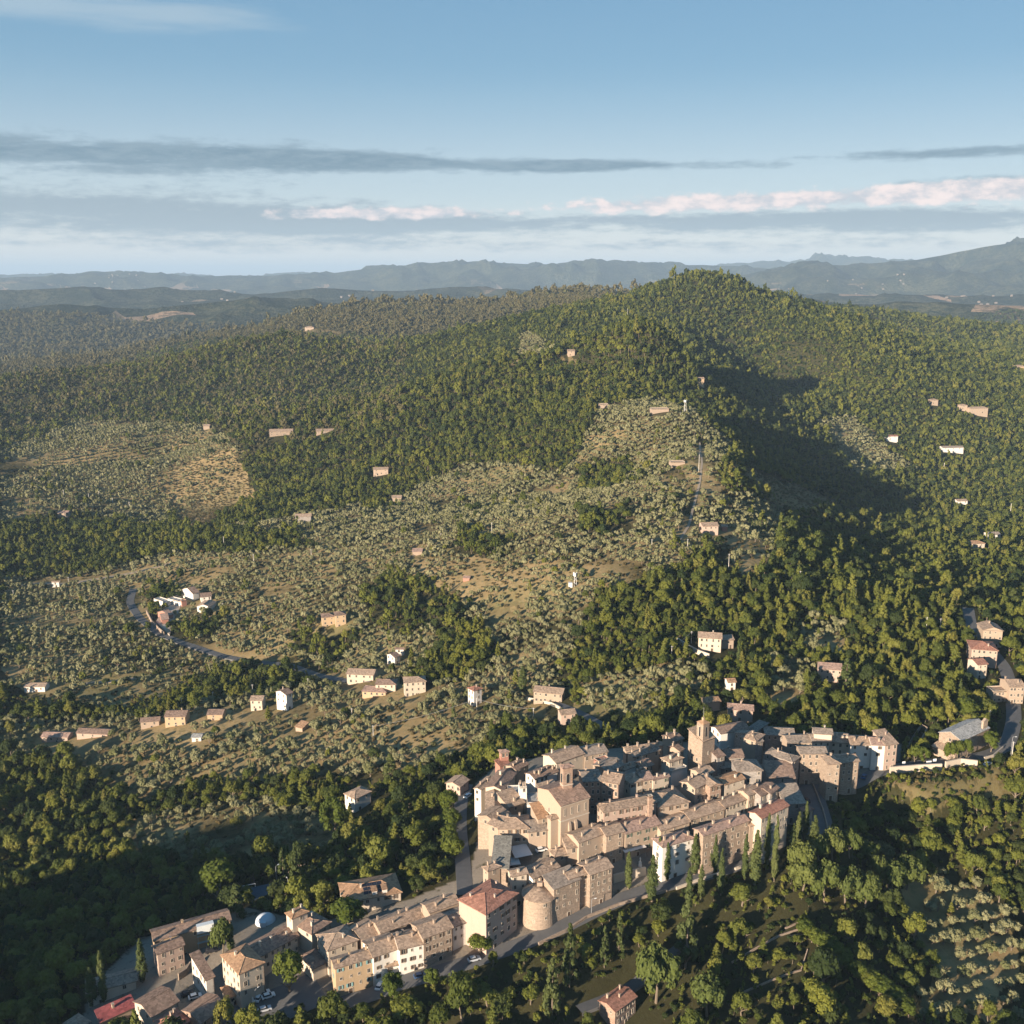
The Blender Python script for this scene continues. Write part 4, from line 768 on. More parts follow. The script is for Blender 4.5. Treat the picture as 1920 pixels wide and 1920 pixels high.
for (fr, N, Q, P_, h, roof, wall, rcol, wr, wl, ch, grp, sh, lab) in HL:
    house(fr, N, Q, P_, h, roof, wall, rcol, wr, wl, ch, lab, 'stone_house' if wall in ('stone', 'brick', 'grey') else 'plastered_house', 'house', grp, sh)

# ---- the church, its bell tower, the square tower, the round tower, the chapel on the east road
def church():
    root, W, D, zf = house('k1', (1650,1340), ('k2',430,1278), (1310,996), 18, 'u', 'tan', 'church', label='parish church with a high nave, clerestory slits and a wide tiled roof', name='church', cat='church', group=None, door=False)
    for i in range(4): add_window(root, W*(0.14 + i*0.24), 0, 14.6, 0, 0.55, 2.6)
    m = MB(); m.box(-0.12, -0.22, 11.4, W+0.12, -0.005, 11.75); m.box(-0.22, -0.005, 11.4, -0.005, D, 11.75); m.obj('cornice', FRAME, root)
    m = MB(); m.box(-0.1, -0.3, 17.2, W+0.1, -0.005, 17.7); m.obj('eaves_moulding', FRAME, root)
    for x in (W*0.30, W*0.52):
        m = MB(); b = [(x-0.5,0),(x+0.5,0),(x+0.5,-2.6),(x-0.5,-2.6)]
        m.face([(x-.5,-2.6,-6),(x+.5,-2.6,-6),(x+.5,-.6,9.5),(x-.5,-.6,9.5)]); m.face([(x-.5,-.6,9.5),(x+.5,-.6,9.5),(x+.5,-.004,10.6),(x-.5,-.004,10.6)])
        m.face([(x-.5,0,-6),(x-.5,-2.6,-6),(x-.5,-.6,9.5),(x-.5,-.004,10.6)]); m.face([(x+.5,-2.6,-6),(x+.5,0,-6),(x+.5,-.004,10.6),(x+.5,-.6,9.5)]); m.obj('buttress', MW('tan'), root)
    add_window(root, W*0.62, 0, 6.5, 0, 0.7, 1.8); add_window(root, 0, D*0.5, 12.5, -math.pi/2, 0.7, 1.8)
church()
def tower(fr, N, Q, P, h, roof, wall, rcol, label, name, cat, belfry=None, slits=()):
    root, W, D, zf = house(fr, N, Q, P, h, roof, wall, rcol, label=label, name=name, cat=cat, door=False, pitch=0.38)
    if belfry:
        z0, w, hh = belfry
        for x, y, rz in ((W/2, 0, 0), (0, D/2, -math.pi/2)):
            d = add_door(root, x, y, z0, rz, w, hh, True); d.name = 'bell_opening'
        m = MB(); m.box(-0.15, -0.15, z0-0.9, W+0.15, -0.004, z0-0.6); m.box(-0.15, -0.004, z0-0.9, -0.004, D, z0-0.6); m.obj('string_course', FRAME, root)
    for x, z in slits: add_window(root, x*W, 0, z, 0, 0.5, 1.2)
    return root, W, D
tower('k1', (1692,665), (1866,630), (1603,628), 27, 'h', 'brick', 'pink', 'brick bell tower with arched openings beside the church', 'bell_tower', 'bell tower', (20.6, 1.3, 3.6))
root, W, D = tower('k3', (745,475), (962,394), (362,400), 16.6, 's', 'stone', 'tan', 'massive square stone tower rising above the upper town', 'square_tower', 'tower', None, ((0.5, 10.5),))
for y, z in ((0.35, 7.5), (0.7, 7.5)): add_window(root, 0, D*y, z, -math.pi/2, 0.9, 1.4)
# the little belfry on top of the square tower
m = MB(); s = 1.75; m.box(0.0, 0.002, 16.4, 2*s, 2*s, 23.7); t = m.obj('belfry', MW('stone'), root)
m = MB(); a = [(-.25,-.25,23.7),(2*s+.25,-.25,23.7),(2*s+.25,2*s+.25,23.7),(-.25,2*s+.25,23.7)]; ap = (s, s, 24.8)
for i in range(4): m.face([a[i], a[(i+1)%4], ap])
m.face(a[::-1]); m.obj('belfry_roof', MR('orange'), t)
m = MB(); m.box(s-.45, s-.4, 24.4, s+.4, s+.4, 25.7); m.obj('finial', MW('ochre'), t)
m = MB(); m.tube([(s, s, 25.6), (s, s, 30.1)], 0.06, 4); m.obj('flagpole', METAL, t)
for x, y, rz in ((s, 0.0, 0), (0.0, s, -math.pi/2)):
    o = add_door(root, x, y, 18.0, rz, 0.9, 4.2, True); o.name = 'bell_opening'
def round_tower():
    px, py = G('c1', (875, 1700)); A = hit(px, py, 10.2); d = A[:2] / np.hypot(*A[:2]); r = 5.6; c = A[:2] + d * r; z = A[2]
    root = empty('round_tower', (c[0], c[1], z - 10.2)); setp(root, 'squat round stone tower with a shallow tiled cone roof by the road', 'tower')
    m = MB(); n = 40
    for i in range(n):
        a, b = 2*math.pi*i/n, 2*math.pi*(i+1)/n; rb = r * 1.10
        m.face([(rb*math.cos(a), rb*math.sin(a), -3), (rb*math.cos(b), rb*math.sin(b), -3), (r*1.02*math.cos(b), r*1.02*math.sin(b), 5), (r*1.02*math.cos(a), r*1.02*math.sin(a), 5)])
        m.face([(r*1.02*math.cos(a), r*1.02*math.sin(a), 5), (r*1.02*math.cos(b), r*1.02*math.sin(b), 5), (r*math.cos(b), r*math.sin(b), 10.2), (r*math.cos(a), r*math.sin(a), 10.2)])
    m.obj('wall', MW('stone'), root)
    m = MB(); ro = r + 0.4
    for i in range(n):
        a, b = 2*math.pi*i/n, 2*math.pi*(i+1)/n; slab(m, [(ro*math.cos(a), ro*math.sin(a), 10.1), (ro*math.cos(b), ro*math.sin(b), 10.1), (0.01*math.cos(b), 0.01*math.sin(b), 12.0), (0.01*math.cos(a), 0.01*math.sin(a), 12.0)], 0.2)
    m.obj('roof', MR('tan'), root)
    m = MB(); m.box(-0.8, 1.2, 10.8, 1.0, 2.4, 13.0); m.obj('chimney', MW('tan'), root)
    for an, z in ((-75, 9.0), (-70, 4.2), (-110, 3.0)):
        t = R(an); add_window(root, (r*1.03)*math.cos(t), (r*1.03)*math.sin(t), z, t + math.pi/2, 0.7, 0.9)
    RECTS.append((c[0]-6, c[1]-6, np.array([1., 0.]), np.array([0., 1.]), 12, 12, z, 10, False))
round_tower()
root, W, D, zf = house('c3', (1385,402), (1620,292), (1262,300), 9, 'u', 'stone', 'pale', label='stone chapel with a grey roof and a small bell gable by the car park', name='chapel', cat='chapel', door=False, pitch=0.42)
add_window(root, 0, D/2, 7.2, -math.pi/2, 1.0, 1.4); o = add_door(root, 0, D/2, -0.4, -math.pi/2, 1.6, 2.8)
m = MB(); x0 = W - 4.2; zt = 9 + D*0.15
m.box(x0, 0.4, 8.6, x0+3.6, 1.3, 10.2)
for i in range(4): m.box(x0 + i*1.0, 0.4, 10.2, x0 + i*1.0 + 0.55, 1.3, 12.2)
m.box(x0-.15, .3, 12.2, x0+3.75, 1.4, 12.6); m.face([(x0-.15,.3,12.6),(x0+3.75,.3,12.6),(x0+1.8,.3,13.7)]); m.face([(x0-.15,1.4,12.6),(x0+1.8,1.4,13.7),(x0+3.75,1.4,12.6)])
m.face([(x0-.15,.3,12.6),(x0+1.8,.3,13.7),(x0+1.8,1.4,13.7),(x0-.15,1.4,12.6)]); m.face([(x0+3.75,.3,12.6),(x0+3.75,1.4,12.6),(x0+1.8,1.4,13.7),(x0+1.8,.3,13.7)])
m.obj('bell_gable', MW('tan'), root)
m = MB(); m.box(-4.5, -0.3, -3, -0.01, D+0.3, 3.4); m.obj('porch', MW('tan'), root); m = MB(); slab(m, [(-4.8,-.6,3.5),(-0.02,-.6,4.6),(-0.02,D+.6,4.6),(-4.8,D+.6,3.5)]); m.obj('porch_roof', MR('tan'), root)
# ------------------------------------------------------------------ roads, walls, yards
def seg_dist(x, y, line):
    best = np.full(np.shape(x), 1e9)
    for (a, b) in zip(line[:-1], line[1:]):
        dx, dy = b[0]-a[0], b[1]-a[1]; L = dx*dx + dy*dy + 1e-9
        t = np.clip(((x-a[0])*dx + (y-a[1])*dy) / L, 0, 1); best = np.minimum(best, np.hypot(x-a[0]-t*dx, y-a[1]-t*dy))
    return best
def asphalt():
    m, T, b, _ = newmat('asphalt'); geo = T.new('ShaderNodeNewGeometry'); p = geo.outputs['Position']
    n = T.noise(p, 0.35, 6, 0.65); n2 = T.noise(p, 6.0, 3, 0.6)
    c = T.mix(n, (0.085, 0.085, 0.088), (0.165, 0.158, 0.15)); c = T.mix(T.m('MULTIPLY', n2, 0.3), c, (0.05, 0.05, 0.05)); T.l.new(c, b.inputs['Base Color']); bump(T, b, n2, 0.3, 0.02); return m
ASPH = asphalt(); PAVE = mat_plain('stone_paving', (0.36, 0.30, 0.235), 0.9, 0.3, 0.6); DIRT = mat_plain('white_track', (0.27, 0.22, 0.165), 0.95, 0.25, 0.5)
ROADS3 = []
def resample(pts, step):
    out = []
    for a, b in zip(pts[:-1], pts[1:]):
        n = max(1, int(np.linalg.norm(b[:2]-a[:2]) / step)); out += [a + (b-a)*k/n for k in range(n)]
    return out + [pts[-1]]
def smooth_line(p, it=3):
    p = np.array(p)
    for _ in range(it): p[1:-1] = (p[:-2] + 2*p[1:-1] + p[2:]) / 4
    return p
def road_line(pix, step=4.0): return smooth_line(resample([hit(*p) for p in pix], step), 4)
def road(name, line, w, mat, label, lift=0.12, lines=False):
    L = line; m = MB(); n = len(L); prev = None; k = 5
    for i in range(n):
        d = L[min(i+1, n-1)][:2] - L[max(i-1, 0)][:2]; d = d / (np.hypot(*d) + 1e-9); s = np.array([-d[1], d[0]])
        row = [L[i][:2] + s * w * (j/(k-1) - 0.5) for j in range(k)]
        zz = terrain(np.array([p[0] for p in row]), np.array([p[1] for p in row])); zc = max(zz) + lift
        row = [(p[0], p[1], zc) for p in row]
        if prev is not None:
            for j in range(k-1): m.face([row[j+1], row[j], prev[j], prev[j+1]][::-1])
            for j in (0, k-1):
                q = [(prev[j]), (row[j]), (row[j][0], row[j][1], row[j][2]-1.2), (prev[j][0], prev[j][1], prev[j][2]-1.2)]; m.face(q if j else q[::-1])
        prev = row
    o = m.obj(name, mat); setp(o, label, kind='structure'); ROADS3.append((L[:, :2], w/2 + (7.5 if line is R1 else 1.5))); return o
road('road', R1, 6.5, ASPH, 'grey village road curving below the walls')
road('road', road_line([(875,1475),(863,1510),(862,1560),(868,1620),(872,1680)]), 5.5, ASPH, 'narrow dark road running down the west side of the walls')
road('road', R3, 11.0, ASPH, 'wide curving street climbing into the shaded upper town')
road('road', R2, 6.5, ASPH, 'road along the east terrace past the chapel')
road('road', road_line([(250,1105),(243,1130),(262,1160),(300,1190),(340,1206),(420,1232),(480,1243),(545,1247),(600,1268),(650,1278),(700,1275)]), 6, ASPH, 'road winding down from the cemetery')
road('road', road_line([(1040,1320),(1068,1328),(1092,1342),(1120,1352),(1140,1370)]), 5, ASPH, 'lane below the long stone farmhouse')
road('path', road_line([(1312,830),(1316,870),(1312,905),(1300,950),(1292,985),(1270,1020)]), 1.8, DIRT, 'pale track along the ridge')
road('path', road_line([(40,1098),(75,1092),(110,1096),(180,1086),(260,1072),(320,1056)]), 5, DIRT, 'pale road across the far left slope')
road('path', road_line([(160,1282),(190,1278),(230,1278),(260,1270)]), 4, DIRT, 'white gravel track in the left meadow')
road('road', R4, 16, ASPH, 'paved car park beside the cream house')
road('path', road_line([(1085,1900),(1180,1860),(1230,1815),(1300,1770)]), 4, ASPH, 'dark lane passing the red roofed house')
def wall_line(pix, h, t, mat, label, name='retaining_wall', cat='wall', off=0.0, sink=0.9):
    L = resample([hit(*p) for p in pix], 3.0); m = MB(); prev = None; pl = []
    for i in range(len(L)):
        d = L[min(i+1, len(L)-1)][:2] - L[max(i-1, 0)][:2]; d /= np.hypot(*d) + 1e-9; s = np.array([-d[1], d[0]]) * t/2; p = L[i]; z = float(terrain(p[0], p[1]))
        row = [(p[0]+s[0], p[1]+s[1], z-sink), (p[0]+s[0], p[1]+s[1], z+h), (p[0]-s[0], p[1]-s[1], z+h), (p[0]-s[0], p[1]-s[1], z-sink)]
        if prev:
            for a in range(3): m.face([prev[a], row[a], row[a+1], prev[a+1]])
        else: m.face(row)
        prev = row
    m.face(prev[::-1]); o = m.obj(name, mat); setp(o, label, cat); ROADS3.append((np.array([p[:2] for p in L]), t)); return o
STONEW = MW('stone'); TANW = MW('cream')
wall_line([(1010,1772),(1060,1748),(1100,1722),(1160,1698),(1250,1672)], 1.0, 0.6, STONEW, 'low stone parapet on the outer edge of the road by the round tower')
wall_line([(1268,1668),(1310,1652),(1350,1640)], 1.0, 0.6, TANW, 'pale parapet behind the cypresses')
wall_line([(1378,1632),(1410,1620),(1450,1604)], 1.0, 0.6, TANW, 'short parapet right of the pale one behind the cypresses')
wall_line([(1150,1655),(1175,1648),(1210,1640)], 3.2, 0.6, TANW, 'sunlit terrace wall between the stone row and the white pink roofed house')
wall_line([(1668,1450),(1720,1446),(1765,1444)], 3.0, 0.8, TANW, 'sunlit retaining wall under the east car park, left stretch')
wall_line([(1772,1440),(1800,1434),(1832,1438)], 3.0, 0.8, TANW, 'sunlit retaining wall under the east car park, right stretch')
wall_line([(1500,1440),(1525,1475),(1543,1520),(1553,1560)], 1.0, 0.5, STONEW, 'stone kerb wall along the outside of the shaded curving street')
wall_line([(1270,1204),(1290,1217),(1310,1227),(1330,1234)], 2.5, 0.7, TANW, 'curved garden wall below the cream farmhouse')
wall_line([(275,1150),(285,1170),(300,1185),(308,1192)], 3.0, 0.6, STONEW, 'long grey wall along the cemetery road')
wall_line([(988,1312),(1010,1316),(1035,1322),(1050,1330)], 1.5, 0.6, TANW, 'pale roadside wall under the long stone farmhouse')
wall_line([(1372,1806),(1420,1778),(1460,1756),(1496,1744)], 0.6, 0.35, STONEW, 'pale garden wall, middle one of three terraces')
wall_line([(1472,1742),(1500,1730),(1508,1752),(1480,1757)], 0.6, 0.35, STONEW, 'pale angular wall round the top terrace')
wall_line([(1380,1868),(1440,1842),(1502,1820),(1514,1782)], 0.6, 0.35, STONEW, 'pale angular garden wall, lowest of the terraces')
wall_line([(1700,1405),(1712,1385),(1728,1362),(1738,1368),(1726,1392)], 1.2, 0.6, STONEW, 'stone walls round the steep bank west of the chapel')
wall_line([(1845,1425),(1862,1420),(1880,1405)], 1.4, 0.5, TANW, 'curved pale wall at the bend by the chapel')
wall_line([(335,1838),(350,1828),(358,1815)], 2.5, 0.5, STONEW, 'stone wall beside the fenced yard')

# ------------------------------------------------------------------ tree meshes
def unit(v): return v / (np.linalg.norm(v, axis=-1, keepdims=True) + 1e-9)
def crown_arrays(kind, seed, nl, nq, q, core=True):
    """leaf quads on lumps; unit size: crown radius 1, z from 0 at the crown base"""
    r = np.random.default_rng(seed); lumps = []
    if kind in ('oak', 'lime', 'scrub'):
        hz = {'oak': 0.85, 'lime': 1.25, 'scrub': 0.6}[kind]
        for i in range(nl):
            d = unit(r.normal(size=3)); d[2] = abs(d[2]) * 1.0 - 0.25 if r.random() < 0.8 else d[2]
            rad = r.uniform(0.30, 0.46); c = d * (1 - rad * 0.75) * np.array([1, 1, hz]) * r.uniform(0.75, 1.05); lumps.append((c + [0, 0, hz], rad * np.array([1, 1, 0.85])))
    elif kind == 'olive':
        for i in range(nl):
            d = unit(r.normal(size=3)); d[2] = abs(d[2]) - 0.15; rad = r.uniform(0.32, 0.5); lumps.append((d * (1 - rad * 0.6) * np.array([1, 1, 0.75]) * r.uniform(0.8, 1.1) + [0, 0, 0.75], rad * np.array([1, 1, 0.9])))
    elif kind == 'cypress':
        for i in range(nl):
            t = (i + r.random()) / nl; a = r.random() * 6.28; w = (0.42 + 0.58 * min(1, t * 4)) * (1 - t ** 2.2) ** 0.75 + 0.04
            lumps.append((np.array([math.cos(a) * w * 0.36, math.sin(a) * w * 0.36, t * 7.4 + 0.2]), np.array([0.62, 0.62, 0.9]) * max(0.25, w)))
    elif kind == 'pine':
        for i in range(nl):
            a = r.random() * 6.28; rr = math.sqrt(r.random()) * 0.8; lumps.append((np.array([math.cos(a) * rr, math.sin(a) * rr, 0.62 - 0.42 * rr * rr + r.uniform(-.2, .08)]), np.array([0.32, 0.32, 0.27]) * r.uniform(0.8, 1.25)))
    elif kind == 'conifer':
        for i in range(nl):
            t = (i + r.random()) / nl; a = r.random() * 6.28; w = (1 - t) ** 0.8 * 0.85; lumps.append((np.array([math.cos(a) * w * 0.75, math.sin(a) * w * 0.75, t * 2.9 + 0.1]), np.array([0.34, 0.34, 0.18]) * (0.45 + 0.75 * (1 - t))))
    V = []; Fc = []
    for c, rad in lumps:
        n = nq; d = unit(r.normal(size=(n, 3))); sh = r.uniform(0.72, 1.12, (n, 1)); p = c + d * rad * sh
        up = np.array([0, 0, 0.35]); nn = unit(d + up + r.normal(size=(n, 3)) * 0.42)
        t = unit(np.cross(nn, r.normal(size=(n, 3)))); b = np.cross(nn, t); s = q * r.uniform(0.6, 1.3, (n, 1)); s2 = s * r.uniform(0.5, 0.9, (n, 1))
        base = sum(len(v) for v in V); V.append(np.concatenate([p - t * s, p - b * s2, p + t * s, p + b * s2])); i = np.arange(n)
        Fc.append(np.stack([i, i + n, i + 2 * n, i + 3 * n], -1) + base)
        if core:
            u = []; 
            ico = [(0,0,1),(.89,0,.45),(.28,.85,.45),(-.72,.53,.45),(-.72,-.53,.45),(.28,-.85,.45),(.72,.53,-.45),(-.28,.85,-.45),(-.89,0,-.45),(-.28,-.85,-.45),(.72,-.53,-.45),(0,0,-1)]
            fi = [(0,1,2),(0,2,3),(0,3,4),(0,4,5),(0,5,1),(1,6,2),(2,7,3),(3,8,4),(4,9,5),(5,10,1),(6,7,2),(7,8,3),(8,9,4),(9,10,5),(10,6,1),(11,7,6),(11,8,7),(11,9,8),(11,10,9),(11,6,10)]
            base = sum(len(v) for v in V); V.append(c + np.array(ico) * rad * 0.78); Fc.append(np.array([(a + base, b_ + base, c_ + base, c_ + base) for a, b_, c_ in fi]))
    return np.concatenate(V), np.concatenate(Fc)
def to_mesh(name, V, Fc, mats, extra=None):
    faces = [tuple(f) if f[2] != f[3] else tuple(f[:3]) for f in Fc.tolist()]; v = V.tolist(); mi = [0] * len(faces)
    if extra:
        b = len(v); v = v + [tuple(p) for p in extra.v]; faces += [tuple(i + b for i in f) for f in extra.f]; mi += [1] * len(extra.f)
    me = bpy.data.meshes.new(name); me.from_pydata(v, [], faces)
    for m in mats: me.materials.append(m)
    if extra: me.polygons.foreach_set('material_index', mi)
    me.update(); return me
# kind: (lumps, quads per lump, leaf size) for near / middle / far, crown base height, trunk radius (crown radius = 1)
SPEC = {'oak': ((20, 60, 0.105), (14, 18, 0.17), (8, 9, 0.30), 0.35, 0.07), 'lime': ((22, 60, 0.10), (14, 18, 0.17), (8, 9, 0.3), 0.35, 0.07), 'olive': ((12, 46, 0.12), (9, 14, 0.20), (5, 9, 0.34), 0.42, 0.09),
        'cypress': ((34, 46, 0.14), (14, 14, 0.26), (8, 8, 0.4), 0.35, 0.16), 'pine': ((34, 50, 0.08), (16, 16, 0.14), (9, 9, 0.24), 0.55, 0.06), 'conifer': ((34, 30, 0.11), (18, 12, 0.18), (10, 7, 0.3), 0.3, 0.07),
        'scrub': ((9, 40, 0.15), (7, 14, 0.22), (4, 8, 0.4), -0.1, 0.05)}
def trunk_mb(kind, seed, simple=False):
    r = random.Random(seed); cb, tr = SPEC[kind][3], SPEC[kind][4]; m = MB(); top = cb + {'oak': 0.8, 'lime': 1.2, 'olive': 0.5, 'cypress': 5.5, 'pine': 0.25, 'conifer': 2.4, 'scrub': 0.3}[kind]
    j = 0.05 if kind in ('cypress', 'conifer') else 0.12
    mid = (r.uniform(-j, j), r.uniform(-j, j), top * 0.5); n = 4 if simple else 6
    m.tube([(0, 0, -0.5), (0, 0, 0.0), mid, (mid[0]*1.5, mid[1]*1.5, top)], [tr*1.5, tr*1.2, tr*0.9, tr*0.3], n)
    if not simple and kind not in ('cypress',):
        for k in range(5 if kind == 'pine' else 4):
            a = k * 1.5 + r.random(); z0 = cb * (0.55 if kind == 'olive' else 0.8) + (k * 0.05); L = 0.62
            m.tube([(mid[0]*0.6, mid[1]*0.6, z0), (math.cos(a)*L*0.5, math.sin(a)*L*0.5, z0 + 0.28), (math.cos(a)*L, math.sin(a)*L, z0 + 0.5)], [tr*0.6, tr*0.4, tr*0.15], 5)
    return m
NEARM = {}; VARI = {}
for kd, sp in SPEC.items():
    lf = LEAF['cypress' if kd in ('cypress', 'conifer') else kd]; cb = sp[3]; NEARM[kd] = []; col = bpy.data.collections.new(kd + '_forms'); k = 0
    nv = 6 if kd in ('oak', 'olive') else 4
    for i in range(nv):
        V, Fc = crown_arrays(kd, 100 + i, *sp[0]); V[:, 2] += cb
        if kd == 'oak': lf = LEAF[('oak', 'oakdark', 'oakpale')[i % 3]]
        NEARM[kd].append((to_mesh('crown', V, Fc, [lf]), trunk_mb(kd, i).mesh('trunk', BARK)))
    if kd in ('oak', 'olive', 'scrub'):
        for lod, cnt in ((0, 4), (1, 6), (2, 5)):
            for i in range(cnt):
                alt = {2: 'lime', 3: 'conifer' if lod < 2 else None}.get(i % 6) if kd == 'oak' else None; V, Fc = crown_arrays(alt or kd, 200 + 50 * lod + i, *SPEC[alt or kd][lod]); V[:, 2] = V[:, 2] * (0.85 if alt == 'conifer' else 1) + cb
                V[:, :2] *= rng.uniform(0.85, 1.15, 2)
                if kd == 'oak': lf = LEAF[('oak', 'oakdark', 'oak', 'oakpale', 'oakdark', 'oak')[i % 6]]
                me = to_mesh(kd, V, Fc, [lf, BARK], trunk_mb(kd, i, True) if lod < 2 else None); o = bpy.data.objects.new('%s_form_%02d' % (kd, k), me); col.objects.link(o); k += 1
            VARI[kd] = col
def tree(kind, x, y, z, r, rz, seed, name, label, cat, group, hs=1.0):
    c, t = NEARM[kind][seed % len(NEARM[kind])]; e = empty(name, (x, y, z), rz); e.scale = (r, r, r * hs)
    mobj('crown', c, e); mobj('trunk', t, e); setp(e, label, cat, group); return e
def recoloured_forms(leaf, name):
    col = bpy.data.collections.new(name + '_forms')
    for i, o in enumerate(sorted(VARI['oak'].objects, key=lambda o: o.name)):
        me = o.data.copy(); me.materials[0] = LEAF[leaf]; col.objects.link(bpy.data.objects.new('%s_form_%02d' % (name, i), me))
    return col
def scatter_object(name, kind, data, label):
    """one object of points, each carrying a whole tree form"""
    me = bpy.data.meshes.new(name); n = len(data); me.from_pydata(data[:, :3].tolist(), [], [])
    for an, ty, c in (('size', 'FLOAT', 3), ('turn', 'FLOAT', 4), ('form', 'INT', 5), ('tall', 'FLOAT', 6)):
        a = me.attributes.new(an, ty, 'POINT'); a.data.foreach_set('value', data[:, c].astype(np.int32 if ty == 'INT' else np.float32))
    o = bpy.data.objects.new(name, me); COL.objects.link(o); setp(o, label, kind='stuff')
    g = bpy.data.node_groups.new(name + '_nodes', 'GeometryNodeTree'); g.interface.new_socket('Geometry', in_out='INPUT', socket_type='NodeSocketGeometry'); g.interface.new_socket('Geometry', in_out='OUTPUT', socket_type='NodeSocketGeometry')
    N = g.nodes; gi = N.new('NodeGroupInput'); go = N.new('NodeGroupOutput'); ip = N.new('GeometryNodeInstanceOnPoints'); ci = N.new('GeometryNodeCollectionInfo')
    ci.inputs['Collection'].default_value = VARI[kind]; ci.inputs['Separate Children'].default_value = True; ci.inputs['Reset Children'].default_value = True
    def attr(nm, t):
        a = N.new('GeometryNodeInputNamedAttribute'); a.data_type = t; a.inputs['Name'].default_value = nm; return a.outputs['Attribute']
    cx = N.new('ShaderNodeCombineXYZ'); g.links.new(attr('turn', 'FLOAT'), cx.inputs[2]); sz = N.new('ShaderNodeCombineXYZ'); s = attr('size', 'FLOAT'); tl = attr('tall', 'FLOAT')
    for i in (0, 1): g.links.new(s, sz.inputs[i])
    g.links.new(tl, sz.inputs[2]); ip.inputs['Pick Instance'].default_value = True
    g.links.new(gi.outputs[0], ip.inputs['Points']); g.links.new(ci.outputs[0], ip.inputs['Instance']); g.links.new(attr('form', 'INT'), ip.inputs['Instance Index'])
    g.links.new(cx.outputs[0], ip.inputs['Rotation']); g.links.new(sz.outputs[0], ip.inputs['Scale']); g.links.new(ip.outputs[0], go.inputs[0])
    md = o.modifiers.new('trees', 'NODES'); md.node_group = g; return o

# ------------------------------------------------------------------ single trees read off the photograph: (pixel of the foot, pixel height, radius in pixels)
def dist_of(p): return float(np.linalg.norm(np.array(p) - [0, 0, CAM_H]))
PLACED = []
def placed(kind, px, foot, top, rpx, seed, name, label, cat, group, hunit):
    p = hit(px, foot); D = dist_of(p); H = (foot - top) * D / F / math.cos(math.asin((CAM_H - p[2]) / D)); r = rpx * D / F
    tree(kind, p[0], p[1], p[2] - 0.1, r, random.random() * 6.28, seed, name, label, cat, group, H / (hunit * r)); PLACED.append((p[0], p[1], r))
CYP = [(1178,1667,1607,9),(1222,1690,1618,13),(1235,1645,1580,8),(1250,1652,1590,8),(1302,1640,1575,11),(1291,1690,1638,9),(1314,1685,1632,8),(1329,1632,1580,10),(1340,1640,1577,7),(1351,1678,1605,8),
       (1396,1650,1578,8),(1415,1660,1573,13),(1437,1625,1540,7),(1451,1652,1550,8),(1484,1615,1555,8),(1495,1592,1532,8),(1509,1570,1512,8),(1524,1600,1540,11)]
CYPL = ['lone cypress at the left end of the row, by the parapet','broad shaggy cypress second from the left in the row','dark cypress against the west corner of the white pink roofed house','slim cypress in front of the white pink roofed house','stout cypress right of the white pink roofed house',
 'small cypress low on the bank, left one of a pair','small cypress low on the bank, right one of a pair','bushy cypress against the left end of the long stone front','slim cypress beside the bushy one on the stone front','slender low cypress before the middle of the long stone front','slim cypress left of the broad double one',
 'broadest cypress of the row, before the right end of the stone front','very dark slim cypress against the cream palace','tall split cypress in front of the cream palace','slim cypress right of the cream palace','short cypress beside the gatehouse, left one','short cypress beside the gatehouse, middle one','bushy cypress at the right end of the row, by the street end']
for i, (x, f, t, r) in enumerate(CYP): placed('cypress', x, f, t, r, i, 'cypress_tree', CYPL[i], 'cypress', 'cypresses along the lower town road', 7.75)
CYP2 = [(268,1842,1778,10,'dark cypress left of the pinkish wing'),(195,1880,1806,9,'black cypress in front of the barn, right one'),(174,1886,1832,12,'bushy cypress in front of the barn, left one'),(433,1784,1748,8,'short cypress beside the round pine tree'),
        (980,1297,1252,11,'stout cypress above the roadside wall'),(1384,1242,1200,5,'lone cypress right of the cream farmhouse'),(1799,1310,1277,5,'small cypress above the chapel, lower one'),(1799,1268,1240,5,'small cypress above the chapel, upper one'),
        (820,1432,1406,4,'thin dark cypress in the olive grove'),(850,1340,1318,5,'cypress right of the three storey cream house')]
for i, (x, f, t, r, l) in enumerate(CYP2): placed('cypress', x, f, t, r, i, 'cypress_tree', l, 'cypress', None, 7.75)
for i in range(6): placed('cypress', 1410 + i * 5.2, 996 + (i % 2) * 2, 974 + (i % 3), 1.9, i, 'cypress_tree', 'small cypress in the row right of the ridge villa', 'cypress', 'cypress row by the ridge villa', 7.75)
CON = [(1068,1850,1757,17,'large conical fir beside the dark lane'),(1133,1814,1752,11,'small conical fir right of the dark lane'),(1160,1790,1726,11,'slim conical fir on the dark bank'),(1035,1905,1822,19,'tall fir at the bottom edge left of the red roofed house'),
       (445,1720,1668,20,'blue green cedar beside the sports pitch'),(532,1672,1605,14,'tall conifer left of a pair by the sports pitch'),(556,1670,1600,14,'tall conifer right of a pair by the sports pitch'),(1585,1290,1240,16,'spreading cedar right of the pink house'),(732,1460,1418,18,'cedar at the lower edge of the olive grove'),(1285,1815,1705,24,'tall narrow pine on the dark bank, lit from the left')]
for i, (x, f, t, r, l) in enumerate(CON): placed('conifer', x, f, t, r, i, 'conifer_tree', l, 'conifer', None, 3.2)
PIN = [(1500,1640,1590,24),(1530,1625,1578,22),(1560,1612,1566,22),(1592,1608,1566,20),(1625,1622,1585,19),(1655,1618,1588,20),(1505,1672,1622,26),(1545,1690,1630,28),(1585,1695,1640,26),(1622,1700,1650,26),(1665,1672,1625,27),(1700,1668,1618,26),(1640,1660,1612,16)]
